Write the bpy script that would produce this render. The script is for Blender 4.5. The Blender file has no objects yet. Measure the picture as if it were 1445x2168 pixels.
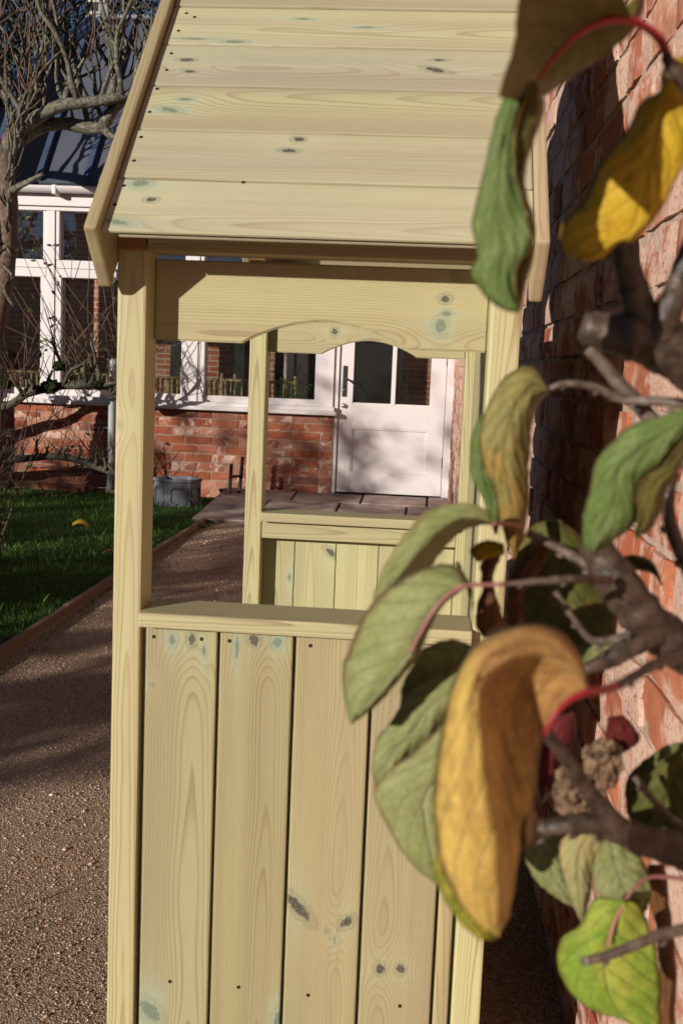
import bpy, bmesh, math, random
import numpy as np
from mathutils import Vector, Matrix, Euler, noise as mnoise
random.seed(7)
RNG = np.random.default_rng(7)
scene = bpy.context.scene
COL = scene.collection

# ------------------------------------------------------------------ camera
F_PX, CX, CY = 2400.0, 722.5, 1084.0          # focal length and centre in photograph pixels
H = 1.17                                      # eye height above the gravel
EYv = Vector((197.5, -297.0, F_PX)).normalized()
DNv = Vector((-767.0, (F_PX**2 - 767.0*197.5)/297.0, F_PX)).normalized()
EZv = -DNv
EXv = EYv.cross(EZv)
cam_d = bpy.data.cameras.new('camera')
cam = bpy.data.objects.new('camera', cam_d); COL.objects.link(cam)
cam_d.sensor_fit = 'VERTICAL'; cam_d.sensor_height = 36.0
cam_d.lens = F_PX*36.0/2168.0
cam_d.clip_start = 0.02; cam_d.clip_end = 2000
cam_d.dof.use_dof = True; cam_d.dof.focus_distance = 3.3; cam_d.dof.aperture_fstop = 13.0
right = Vector((EXv[0], EYv[0], EZv[0])); down = Vector((EXv[1], EYv[1], EZv[1])); fwd = Vector((EXv[2], EYv[2], EZv[2]))
M = Matrix.Identity(4)
for i in range(3):
    M[i][0] = right[i]; M[i][1] = -down[i]; M[i][2] = -fwd[i]
M[2][3] = H
cam.matrix_world = M
scene.camera = cam

def ray(px, py):
    q = Vector(((px-CX)/F_PX, (py-CY)/F_PX, 1.0))
    return Vector((q.dot(EXv), q.dot(EYv), q.dot(EZv)))
def at(px, py, Y):
    d = ray(px, py); d = d*(Y/d[1]); return Vector((d[0], d[1], d[2]+H))
def atx(px, py, X):
    d = ray(px, py); d = d*(X/d[0]); return Vector((d[0], d[1], d[2]+H))
def atz(px, py, Z=0.0):
    d = ray(px, py); d = d*((Z-H)/d[2]); return Vector((d[0], d[1], d[2]+H))

# ------------------------------------------------------------------ light
SUN_EL = math.radians(13.3); SUN_AZ = math.radians(38.0)
light_dir = Vector((math.sin(SUN_AZ)*math.cos(SUN_EL), math.cos(SUN_AZ)*math.cos(SUN_EL), -math.sin(SUN_EL)))
sd = bpy.data.lights.new('sun', 'SUN'); sd.energy = 5.0; sd.angle = math.radians(0.53); sd.color = (1.0, 0.94, 0.84)
sun = bpy.data.objects.new('sun', sd); COL.objects.link(sun)
sun.rotation_euler = light_dir.to_track_quat('-Z', 'Y').to_euler()
sun.location = (-8, -10, 8)
world = bpy.data.worlds.new('World'); scene.world = world; world.use_nodes = True
wt = world.node_tree; wt.nodes.clear()
sky = wt.nodes.new('ShaderNodeTexSky'); sky.sky_type = 'NISHITA'; sky.sun_disc = False
sky.sun_elevation = SUN_EL; sky.sun_rotation = math.atan2(-light_dir.x, -light_dir.y)
sky.air_density = 0.6; sky.dust_density = 0.1; sky.ozone_density = 3.0
bg = wt.nodes.new('ShaderNodeBackground'); bg.inputs[1].default_value = 0.05
wo = wt.nodes.new('ShaderNodeOutputWorld')
wt.links.new(sky.outputs[0], bg.inputs[0]); wt.links.new(bg.outputs[0], wo.inputs[0])
scene.view_settings.view_transform = 'Standard'; scene.view_settings.look = 'None'
scene.view_settings.gamma = 1.0; scene.view_settings.exposure = 0.10
scene.render.engine = 'CYCLES'
scene.render.resolution_x = 682; scene.render.resolution_y = 1024
scene.cycles.max_bounces = 6; scene.cycles.diffuse_bounces = 3; scene.cycles.transparent_max_bounces = 16

# ------------------------------------------------------------------ node helper
class NT:
    def __init__(s, name):
        s.mat = bpy.data.materials.new(name); s.mat.use_nodes = True
        s.t = s.mat.node_tree; s.t.nodes.clear()
        s.out = s.t.nodes.new('ShaderNodeOutputMaterial')
    def put(s, inp, v):
        if hasattr(v, 'is_output'): s.t.links.new(v, inp)
        elif isinstance(v, (tuple, list, Vector)):
            v = tuple(v)
            if len(inp.default_value) == 4 and len(v) == 3: v = v+(1.0,)
            inp.default_value = v
        else:
            inp.default_value = v
    def m(s, op, a, b=None, c=None, clamp=False):
        n = s.t.nodes.new('ShaderNodeMath'); n.operation = op; n.use_clamp = clamp
        s.put(n.inputs[0], a)
        if b is not None: s.put(n.inputs[1], b)
        if c is not None: s.put(n.inputs[2], c)
        return n.outputs[0]
    def add(s, a, b): return s.m('ADD', a, b)
    def mul(s, a, b): return s.m('MULTIPLY', a, b)
    def sub(s, a, b): return s.m('SUBTRACT', a, b)
    def coord(s, kind='Object'):
        n = s.t.nodes.new('ShaderNodeTexCoord'); return n.outputs[kind]
    def pos(s): return s.t.nodes.new('ShaderNodeNewGeometry').outputs['Position']
    def back(s): return s.t.nodes.new('ShaderNodeNewGeometry').outputs['Backfacing']
    def rnd(s): return s.t.nodes.new('ShaderNodeObjectInfo').outputs['Random']
    def sep(s, v):
        n = s.t.nodes.new('ShaderNodeSeparateXYZ'); s.put(n.inputs[0], v); return n.outputs
    def comb(s, x, y, z):
        n = s.t.nodes.new('ShaderNodeCombineXYZ')
        for i, v in enumerate((x, y, z)): s.put(n.inputs[i], v)
        return n.outputs[0]
    def vmul(s, v, k):
        n = s.t.nodes.new('ShaderNodeVectorMath'); n.operation = 'MULTIPLY'; s.put(n.inputs[0], v); s.put(n.inputs[1], k); return n.outputs[0]
    def vadd(s, v, k):
        n = s.t.nodes.new('ShaderNodeVectorMath'); n.operation = 'ADD'; s.put(n.inputs[0], v); s.put(n.inputs[1], k); return n.outputs[0]
    def noise(s, v, scale=1.0, detail=3.0, rough=0.5, dist=0.0):
        n = s.t.nodes.new('ShaderNodeTexNoise'); s.put(n.inputs['Vector'], v)
        n.inputs['Scale'].default_value = scale; n.inputs['Detail'].default_value = detail
        n.inputs['Roughness'].default_value = rough; n.inputs['Distortion'].default_value = dist
        return n.outputs['Fac']
    def voro(s, v, scale=1.0, feat='F1', out='Distance'):
        n = s.t.nodes.new('ShaderNodeTexVoronoi'); n.feature = feat; s.put(n.inputs['Vector'], v); n.inputs['Scale'].default_value = scale
        return n.outputs[out]
    def ramp(s, fac, stops, interp='LINEAR'):
        n = s.t.nodes.new('ShaderNodeValToRGB'); s.put(n.inputs[0], fac); cr = n.color_ramp; cr.interpolation = interp
        while len(cr.elements) < len(stops): cr.elements.new(0.5)
        for e, (p, c) in zip(cr.elements, stops):
            e.position = p; e.color = (c, c, c, 1) if isinstance(c, (int, float)) else tuple(c)+(1,)
        return n.outputs[0]
    def sstep(s, x, a, b):
        n = s.t.nodes.new('ShaderNodeMapRange'); n.interpolation_type = 'SMOOTHSTEP'
        s.put(n.inputs[0], x); n.inputs[1].default_value = a; n.inputs[2].default_value = b
        n.inputs[3].default_value = 0; n.inputs[4].default_value = 1
        return n.outputs[0]
    def mix(s, fac, a, b, mode='MIX'):
        n = s.t.nodes.new('ShaderNodeMix'); n.data_type = 'RGBA'; n.blend_type = mode
        s.put(n.inputs[0], fac); s.put(n.inputs[6], a); s.put(n.inputs[7], b); return n.outputs[2]
    def bump(s, h, strength=0.3, dist=0.002, normal=None):
        n = s.t.nodes.new('ShaderNodeBump'); n.inputs['Strength'].default_value = strength; n.inputs['Distance'].default_value = dist
        s.put(n.inputs['Height'], h)
        if normal is not None: s.put(n.inputs['Normal'], normal)
        return n.outputs[0]
    def attr(s, name, out='Color'):
        n = s.t.nodes.new('ShaderNodeAttribute'); n.attribute_name = name; return n.outputs[out]
    def principled(s, color, rough=0.6, normal=None, spec=0.35, metal=0.0, final=True, **kw):
        n = s.t.nodes.new('ShaderNodeBsdfPrincipled')
        s.put(n.inputs['Base Color'], color); s.put(n.inputs['Roughness'], rough)
        s.put(n.inputs['Specular IOR Level'], spec); s.put(n.inputs['Metallic'], metal)
        if normal is not None: s.put(n.inputs['Normal'], normal)
        for k, v in kw.items(): s.put(n.inputs[k], v)
        if final: s.t.links.new(n.outputs[0], s.out.inputs[0])
        return n.outputs[0]
    def shader(s, kind, **kw):
        n = s.t.nodes.new(kind)
        for k, v in kw.items(): s.put(n.inputs[k.replace('_', ' ')], v)
        return n.outputs[0]
    def mixsh(s, fac, a, b):
        n = s.t.nodes.new('ShaderNodeMixShader'); s.put(n.inputs[0], fac); s.t.links.new(a, n.inputs[1]); s.t.links.new(b, n.inputs[2]); return n.outputs[0]
    def finish(s, sh): s.t.links.new(sh, s.out.inputs[0])

# ------------------------------------------------------------------ object helpers
def obj(name, mesh, mat=None, parent=None, smooth=False):
    o = bpy.data.objects.new(name, mesh); COL.objects.link(o)
    if mat is not None and not mesh.materials: mesh.materials.append(mat)
    if parent is not None: o.parent = parent
    if smooth:
        mesh.polygons.foreach_set('use_smooth', [True]*len(mesh.polygons))
    return o
def empty(name, label, cat, loc=(0, 0, 0), group=None):
    o = bpy.data.objects.new(name, None); COL.objects.link(o); o.location = loc; o.empty_display_size = 0.1
    tag(o, label, cat, group); return o
def tag(o, label=None, cat=None, group=None, kind=None):
    if label: o['label'] = label
    if cat: o['category'] = cat
    if group: o['group'] = group
    if kind: o['kind'] = kind
    return o
def bm_mesh(bm, name):
    me = bpy.data.meshes.new(name); bm.to_mesh(me); bm.free(); return me
def pm(name, V, Fc):
    me = bpy.data.meshes.new(name); me.from_pydata([tuple(v) for v in V], [], Fc); me.update(); return me
def place(o, M4):
    """world matrix for an object whose parent is an un-rotated empty"""
    if o.parent is not None: M4 = Matrix.Translation(-o.parent.location) @ M4
    o.matrix_basis = M4
def frame(origin, ux, uy, uz):
    m = Matrix.Identity(4)
    for i in range(3):
        m[i][0] = ux[i]; m[i][1] = uy[i]; m[i][2] = uz[i]; m[i][3] = origin[i]
    return m
def box_bm(bm, x0, x1, y0, y1, z0, z1):
    vs = [bm.verts.new(c) for c in ((x0,y0,z0),(x1,y0,z0),(x1,y1,z0),(x0,y1,z0),(x0,y0,z1),(x1,y0,z1),(x1,y1,z1),(x0,y1,z1))]
    return [bm.faces.new([vs[i] for i in q]) for q in ((3,2,1,0),(4,5,6,7),(0,1,5,4),(1,2,6,5),(2,3,7,6),(3,0,4,7))]
def box_mesh(name, x0, x1, y0, y1, z0, z1, bev=0.0, seg=2):
    bm = bmesh.new(); box_bm(bm, x0, x1, y0, y1, z0, z1)
    if bev: bmesh.ops.bevel(bm, geom=bm.edges[:], offset=bev, segments=seg, profile=0.6, affect='EDGES')
    me = bm_mesh(bm, name)
    return me
def box(name, mat, parent, x0, x1, y0, y1, z0, z1, bev=0.0, seg=2):
    """world-space box stored in local coordinates round its own centre"""
    cx, cy, cz = (x0+x1)/2, (y0+y1)/2, (z0+z1)/2
    me = box_mesh(name, x0-cx, x1-cx, y0-cy, y1-cy, z0-cz, z1-cz, bev, seg)
    o = obj(name, me, mat, parent)
    place(o, Matrix.Translation((cx, cy, cz))) if (parent is None or parent.type == 'EMPTY') else place_sub(o, Matrix.Translation((cx, cy, cz)))
    return o
def place_sub(o, Mw):
    p = o.parent; Mp = Matrix.Identity(4)
    while p is not None:
        Mp = p.matrix_basis @ Mp if p.type != 'EMPTY' else Matrix.Translation(p.location) @ Mp
        p = p.parent
    o.matrix_basis = Mp.inverted() @ Mw
def board(name, mat, parent, L, W, T, Mw, bev=0.002):
    """a board along local X, width along local Y, its face at local +Z"""
    me = box_mesh(name, -L/2, L/2, -W/2, W/2, -T, 0, bev)
    o = obj(name, me, mat, parent); place_sub(o, Mw); return o
def catmull(P, n):
    P = [Vector(p) for p in P]
    Q = [P[0]*2-P[1]] + P + [P[-1]*2-P[-2]]
    L = [0.0]
    for i in range(len(P)-1): L.append(L[-1]+max((P[i+1]-P[i]).length, 1e-6))
    out = []
    for k in range(n):
        s = L[-1]*k/(n-1); i = 0
        while i < len(P)-2 and s > L[i+1]: i += 1
        t = (s-L[i])/(L[i+1]-L[i])
        a, b, c, d = Q[i], Q[i+1], Q[i+2], Q[i+3]
        out.append(0.5*((2*b)+(c-a)*t+(2*a-5*b+4*c-d)*t*t+(3*b-a-3*c+d)*t**3))
    return out
def tube(V, Fc, pts, rad, sides=7, rough=0.0, cap=True):
    """append a tapered tube along pts to the vertex and face lists"""
    n = len(pts); base = len(V)
    t = (pts[1]-pts[0]).normalized(); up = Vector((0, 0, 1)) if abs(t.z) < 0.9 else Vector((1, 0, 0))
    u = t.cross(up).normalized()
    for i in range(n):
        t = (pts[min(i+1, n-1)]-pts[max(i-1, 0)])
        if t.length < 1e-9: t = Vector((0, 0, 1))
        t.normalize(); u = (u-t*u.dot(t)).normalized(); w = t.cross(u)
        for k in range(sides):
            a = 2*math.pi*k/sides; r = rad[i]
            if rough: r *= 1+rough*(random.random()-0.5)*2
            V.append(pts[i]+(u*math.cos(a)+w*math.sin(a))*r)
    for i in range(n-1):
        for k in range(sides):
            k2 = (k+1) % sides
            Fc.append((base+i*sides+k, base+i*sides+k2, base+(i+1)*sides+k2, base+(i+1)*sides+k))
    if cap:
        Fc.append(tuple(base+k for k in range(sides))[::-1]); Fc.append(tuple(base+(n-1)*sides+k for k in range(sides)))
def tube_px(pts, n=0, sides=9, rough=0.0):
    """pts: (px, py, Y, radius_px) -> (V, F)"""
    if n == 0: n = max(6, 4*len(pts))
    P = catmull([at(p[0], p[1], p[2]) for p in pts], n)
    R = catmull([Vector((p[3]*p[2]/F_PX, i, 0)) for i, p in enumerate(pts)], n)
    R = [max(r[0], 0.0004) for r in R]
    V, Fc = [], []; tube(V, Fc, P, R, sides, rough); return V, Fc
def lathe(profile, n=20):
    V, Fc = [], []
    for r, z in profile:
        for k in range(n): V.append((r*math.cos(2*math.pi*k/n), r*math.sin(2*math.pi*k/n), z))
    for i in range(len(profile)-1):
        for k in range(n): Fc.append((i*n+k, i*n+(k+1) % n, (i+1)*n+(k+1) % n, (i+1)*n+k))
    return V, Fc

# ------------------------------------------------------------------ materials
def wood(name, light=(0.50, 0.40, 0.20), dark=(0.30, 0.20, 0.075), knots=(), seed=0.0, d0=0.035, slope=0.012, v0=0.0, spacing=0.0034, contrast=0.55, green=0.25, rough=0.55):
    """sawn softwood cut through a ring pattern; local X runs along the board. knots: (u, v, ru, rv, angle, kind)"""
    s = NT(name); x, y, z = s.sep(s.coord('Object'))
    rn = s.rnd(); so = s.add(s.mul(rn, 37.0), seed)
    nv = s.comb(s.add(s.mul(x, 1.3), so), s.mul(y, 3.0), s.add(so, s.mul(z, 3.0)))
    n1 = s.noise(nv, 1.0, 2.0, 0.5); n2 = s.noise(nv, 4.0, 2.0, 0.5); n3 = s.noise(nv, 14.0, 2.0, 0.5)
    off = s.mul(s.sub(rn, 0.5), 0.05)
    vv = s.add(s.add(s.sub(y, v0), off), s.add(s.mul(s.sub(n1, 0.5), 0.020), s.add(s.mul(s.sub(n2, 0.5), 0.006), s.mul(s.sub(n3, 0.5), 0.0022))))
    d = s.add(s.add(d0, s.mul(x, slope)), s.add(s.mul(s.sub(n1, 0.5), 0.032), s.mul(z, 1.0)))
    r = s.m('SQRT', s.add(s.mul(vv, vv), s.mul(d, d)))
    core = ring = halo = pale = None
    mx = lambda a, b: b if a is None else s.m('MAXIMUM', a, b)
    wob = s.mul(s.sub(s.noise(s.comb(s.mul(x, 150.0), s.mul(y, 150.0), seed), 1.0, 4.0), 0.5), 0.95) if knots else None
    for (ku, kv, ru, rv, ang, kind) in knots:
        ru *= 1.15; rv *= 1.15
        dx = s.sub(x, ku); dy = s.sub(y, kv); ca, sa = math.cos(ang), math.sin(ang)
        a = s.add(s.mul(dx, ca/ru), s.mul(dy, sa/ru)); b = s.add(s.mul(dx, -sa/rv), s.mul(dy, ca/rv))
        q = s.m('SQRT', s.add(s.mul(a, a), s.mul(b, b)))
        a2 = s.mul(dx, 1/(ru*3.0+0.010)); b2 = s.mul(dy, 1/(rv*2.2+0.004))          # the grain parts round the knot
        g = s.m('EXPONENT', s.mul(s.add(s.mul(a2, a2), s.mul(b2, b2)), -1.0))
        r = s.add(r, s.mul(g, 0.003+rv*0.75))
        qq = s.add(q, wob)
        kc = {'d': 1.0, 'g': 0.62, 'p': 0.30}[kind]; kh = {'d': 0.30, 'g': 0.80, 'p': 0.12}[kind]
        core = mx(core, s.mul(s.sub(1.0, s.sstep(qq, 0.45, 0.95)), kc))
        ring = mx(ring, s.mul(s.mul(s.sstep(qq, 0.75, 1.05), s.sub(1.0, s.sstep(qq, 1.1, 1.5))), kc))
        a3 = s.mul(dx, 1/(ru*1.7)); b3 = s.mul(dy, 1/(rv*1.5)); hg = s.m('EXPONENT', s.mul(s.add(s.mul(a3, a3), s.mul(b3, b3)), -1.1))
        spike = s.mul(s.m('EXPONENT', s.mul(s.m('ABSOLUTE', dx), -1/(ru*2.4))), s.m('EXPONENT', s.mul(s.m('POWER', s.m('ABSOLUTE', s.mul(dy, 1/(rv*0.34))), 2.0), -1.0)))
        halo = mx(halo, s.mul(s.m('MAXIMUM', hg, s.mul(spike, 0.9 if kind == 'g' else 0.4)), kh))
        pale = mx(pale, s.mul(g, 0.7))
    fr = s.m('FRACT', s.mul(r, 1.0/spacing))
    prof = s.mul(s.sstep(fr, 0.38, 0.90), s.sub(1.0, s.sstep(fr, 0.91, 1.0)))
    prof = s.mul(prof, prof)
    vis = s.sstep(s.noise(s.comb(s.add(s.mul(x, 0.8), so), s.mul(y, 26.0), so), 1.0, 2.0), 0.25, 0.7)
    prof = s.mul(prof, s.add(0.40, s.mul(vis, 0.75)))
    fib = s.noise(s.comb(s.add(s.mul(x, 14.0), so), s.mul(y, 620.0), s.mul(z, 620.0)), 1.0, 2.0)
    band = s.noise(s.comb(s.add(s.mul(x, 0.35), so), s.mul(y, 17.0), s.add(so, 3.0)), 1.0, 3.0, 0.55)      # sapwood and heartwood run along the board
    blot = s.noise(s.comb(s.add(s.mul(x, 3.2), so), s.mul(y, 13.0), s.add(so, 5.0)), 1.0, 4.0)
    heart = (light[0]*0.85, light[1]*0.835, light[2]*0.86); sap = (min(1, light[0]*1.0), min(1, light[1]*1.055), light[2]*1.0)
    col = s.mix(s.sstep(band, 0.36, 0.62), heart, sap)
    col = s.mix(s.mul(s.sstep(blot, 0.45, 0.75), 0.30), col, (light[0]*0.80, light[1]*0.76, light[2]*0.74))
    gr = s.noise(s.comb(s.add(s.mul(x, 1.1), so), s.mul(y, 22.0), s.add(so, 9.0)), 1.0, 3.0)
    col = s.mix(s.mul(s.sstep(gr, 0.5, 0.75), green*1.2), col, (light[0]*0.76, light[1]*0.92, light[2]*0.86))
    col = s.mix(s.mul(prof, contrast*1.25), col, dark)
    col = s.mix(s.mul(s.sstep(fib, 0.5, 0.8), 0.30), col, (light[0]*0.58, light[1]*0.55, light[2]*0.50))
    tone = s.add(0.93, s.mul(rn, 0.14)); col = s.mix(1.0, col, s.comb(tone, tone, tone), 'MULTIPLY')
    if core is not None:
        nk = s.noise(s.comb(s.mul(x, 300.0), s.mul(y, 300.0), seed), 1.0, 3.0)
        nh = s.noise(s.comb(s.mul(x, 60.0), s.mul(y, 330.0), seed), 1.0, 3.0)
        col = s.mix(s.mul(pale, 0.35), col, (min(1, light[0]*1.2), min(1, light[1]*1.18), light[2]*1.2))
        col = s.mix(s.m('MULTIPLY', halo, s.add(0.25, s.mul(s.sstep(nh, 0.3, 0.6), 0.75)), clamp=True), col, (0.275, 0.43, 0.34))
        col = s.mix(s.mul(ring, 0.40), col, (0.20, 0.16, 0.085))
        col = s.mix(s.m('MULTIPLY', core, s.add(0.50, s.mul(nk, 0.75)), clamp=True), col, (0.055, 0.05, 0.036))
    h = s.add(s.mul(prof, 0.7), s.mul(fib, 0.6))
    s.principled(col, s.add(rough, s.mul(prof, -0.08)), s.bump(h, 0.3, 0.0009), 0.35)
    return s.mat

def plain(name, color, rough=0.5, spec=0.4, metal=0.0, nscale=8.0, namt=0.12, bump=0.0, bscale=120.0):
    s = NT(name); p = s.pos(); n = s.noise(p, nscale, 4.0)
    dk = tuple(c*(1-namt*2) for c in color); lt = tuple(min(1, c*(1+namt)) for c in color)
    col = s.ramp(n, ((0.3, dk), (0.7, lt)))
    nb = s.bump(s.noise(p, bscale, 3.0), bump, 0.002) if bump else None
    s.principled(col, rough, nb, spec, metal); return s.mat

def brick_material(name, lime=0.5, palette=None, scale=1.0):
    s = NT(name); p = s.pos(); rn = s.rnd()
    pal = palette or ((0.0, (0.20, 0.052, 0.030)), (0.25, (0.30, 0.085, 0.040)), (0.5, (0.36, 0.115, 0.055)), (0.7, (0.27, 0.10, 0.070)), (0.85, (0.42, 0.20, 0.13)), (1.0, (0.16, 0.06, 0.045)))
    col = s.ramp(rn, pal)
    n = s.noise(p, 22*scale, 5.0, 0.65); col = s.mix(s.mul(s.sstep(n, 0.35, 0.75), 0.45), col, (0.13, 0.045, 0.035))
    wv = s.vadd(p, s.comb(s.mul(rn, 3.0), s.mul(rn, 7.0), 0.0))
    w = s.noise(wv, 9*scale, 6.0, 0.62, 0.6); amt = s.add(s.mul(s.m('FRACT', s.mul(rn, 7.31)), 0.20), -0.10)
    wm = s.sstep(s.add(w, amt), 0.66-0.30*lime, 0.80-0.30*lime)
    fine = s.noise(p, 140*scale, 4.0)
    wm = s.mul(wm, s.sstep(fine, 0.28, 0.5))
    col = s.mix(s.mul(wm, 0.85), col, (0.62, 0.45, 0.36))
    pit = s.voro(p, 170*scale)
    h = s.add(s.mul(fine, 0.6), s.add(s.mul(w, 1.2), s.mul(s.sstep(pit, 0.0, 0.25), 0.35)))
    s.principled(col, 0.88, s.bump(h, 0.65, 0.004), 0.2)
    return s.mat

def bark(name, c1, c2, c3, scale=40.0, rough=0.75, spec=0.3, bumpk=0.6):
    s = NT(name); p = s.pos(); x, y, z = s.sep(p)
    n = s.noise(p, scale, 5.0, 0.6); m = s.noise(p, scale*0.25, 3.0)
    rings = s.noise(s.comb(s.mul(x, 8.0), s.mul(y, 8.0), s.mul(z, 90.0)), 1.0, 2.0)
    col = s.mix(s.sstep(n, 0.35, 0.68), c1, c2); col = s.mix(s.mul(s.sstep(m, 0.5, 0.68), 0.7), col, c3)
    s.principled(col, rough, s.bump(s.add(n, s.mul(rings, 0.5)), bumpk, 0.004), spec); return s.mat

def leaf_material(name, main, second, spot, vein, mixlo=0.45, mixhi=0.65, grad=0.0, rough=0.42, trans=0.25, spots=0.3):
    """u runs from stalk to tip, v from one edge (0) over the midrib (0.5) to the other edge (1)"""
    s = NT(name); uv = s.coord('UV'); u, v, _ = s.sep(uv); sd = s.mul(s.rnd(), 31.0)
    w = s.comb(s.add(s.mul(u, 2.0), sd), v, sd)
    wob = s.noise(w, 3.0, 2.0)
    a = s.m('ABSOLUTE', s.sub(v, 0.5))
    ph = s.add(s.add(s.mul(u, 7.5), s.mul(a, -5.2)), s.mul(s.sub(wob, 0.5), 0.35)); sv = s.m('FRACT', ph)
    side = s.mul(s.sstep(sv, 0.0, 0.05), s.sub(1.0, s.sstep(sv, 0.07, 0.14)))
    net = s.voro(s.vmul(w, (24.0, 26.0, 1.0)), 1.0, 'DISTANCE_TO_EDGE'); net = s.sub(1.0, s.sstep(net, 0.0, 0.10))
    mid = s.sub(1.0, s.sstep(a, 0.008, 0.03))
    vm = s.m('MAXIMUM', s.mul(side, 0.75), mid)
    n = s.noise(w, 2.6, 5.0, 0.62, 0.5)
    f = s.sstep(s.add(n, s.mul(s.sub(u, 0.5), grad)), mixlo, mixhi)
    col = s.mix(f, main, second)
    fine = s.noise(w, 22.0, 4.0, 0.6); med = s.noise(w, 7.0, 4.0, 0.6)
    col = s.mix(s.mul(s.sstep(med, 0.44, 0.64), 0.32), col, tuple(c*0.66 for c in main))
    col = s.mix(s.mul(s.sstep(fine, 0.45, 0.7), 0.35), col, tuple(min(1, c*1.35) for c in second))
    sp = s.noise(s.vadd(w, (5.0, 2.0, 0.0)), 5.0, 4.0, 0.6)
    col = s.mix(s.m('MULTIPLY', s.sstep(sp, 0.56, 0.66), spots*2.2, clamp=True), col, spot)
    dots = s.sub(1.0, s.sstep(s.voro(w, 13.0), 0.05, 0.13)); col = s.mix(s.m('MULTIPLY', dots, spots*2.0, clamp=True), col, tuple(c*0.6 for c in spot))
    edge = s.mul(s.sstep(s.add(a, s.mul(s.sub(med, 0.5), 0.12)), 0.43, 0.49), 0.75)
    col = s.mix(edge, col, spot)
    col = s.mix(s.mul(net, 0.14), col, vein); col = s.mix(s.mul(vm, 0.62), col, vein)
    h = s.add(s.mul(vm, -1.2), s.add(s.mul(fine, 0.5), s.add(s.mul(med, 0.9), s.mul(net, -0.25))))
    bn = s.bump(h, 0.75, 0.0016)
    p = s.principled(col, rough, bn, 0.3, final=False)
    tr = s.shader('ShaderNodeBsdfTranslucent', Color=s.mix(1.0, col, (1.0, 0.95, 0.55), 'MULTIPLY'))
    s.finish(s.mixsh(trans, p, tr)); return s.mat

# ================================================================== GROUND
def rise(x, y):
    """the path climbs gently to meet the paving"""
    t = min(1, max(0, (y-6.2)/1.9)); w = min(1, max(0, (x+1.6)/0.3)); return 0.03*t*t*(3-2*t)*w
def sheet(name, mat, x0, x1, y0, y1, z, sub=1, amp=0.0):
    bm = bmesh.new(); bmesh.ops.create_grid(bm, x_segments=sub, y_segments=sub, size=0.5)
    for v in bm.verts:
        v.co = Vector((x0+(v.co.x+0.5)*(x1-x0), y0+(v.co.y+0.5)*(y1-y0), z))
        if amp: v.co.z += amp*(mnoise.noise(Vector((v.co.x, v.co.y, 0))*1.7))
        if name == 'gravel_path': v.co.z += rise(v.co.x, v.co.y)
    o = obj(name, bm_mesh(bm, name), mat); return tag(o, kind='structure')

def soil_mat():
    s = NT('earth'); p = s.pos(); n = s.noise(p, 3.0, 6.0)
    col = s.ramp(n, ((0.3, (0.035, 0.045, 0.015)), (0.7, (0.06, 0.07, 0.022)))); s.principled(col, 0.95, s.bump(n, 0.6, 0.02), 0.1); return s.mat
def gravel_mat():
    s = NT('gravel'); p = s.pos()
    v = s.voro(p, 230.0); cc = s.voro(p, 230.0, out='Color'); r, g, b = s.sep(cc)
    big = s.noise(p, 2.2, 4.0)
    stone = s.ramp(r, ((0.0, (0.34, 0.19, 0.115)), (0.4, (0.57, 0.38, 0.27)), (0.75, (0.70, 0.52, 0.41)), (1.0, (0.80, 0.66, 0.57))))
    sand = s.ramp(s.noise(p, 420.0, 3.0), ((0.3, (0.38, 0.22, 0.125)), (0.7, (0.62, 0.40, 0.25))))
    col = s.mix(s.sstep(s.add(big, s.mul(s.sub(g, 0.5), 0.7)), 0.36, 0.56), sand, stone)
    moss = s.sstep(s.noise(p, 1.3, 5.0, 0.6), 0.60, 0.72); col = s.mix(s.mul(moss, 0.5), col, (0.055, 0.075, 0.02))
    h = s.add(s.mul(s.sub(1.0, v), 1.0), s.noise(p, 60.0, 4.0))
    s.principled(col, 0.92, s.bump(h, 1.0, 0.012), 0.2); return s.mat
def turf_mat():
    s = NT('turf'); p = s.pos(); n = s.noise(p, 9.0, 6.0, 0.65)
    col = s.ramp(n, ((0.3, (0.018, 0.028, 0.008)), (0.7, (0.05, 0.085, 0.015)))); s.principled(col, 0.95, s.bump(n, 0.6, 0.02), 0.1); return s.mat
M_GRAVEL = gravel_mat()
sheet('ground', soil_mat(), -400, 400, -300, 700, -0.03)
sheet('gravel_path', M_GRAVEL, -1.62, 0.62, -6.0, 8.72, 0.0, 60, 0.008)
sheet('lawn', turf_mat(), -14.0, -1.66, -1.0, 9.62, 0.012, 40, 0.015)

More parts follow.
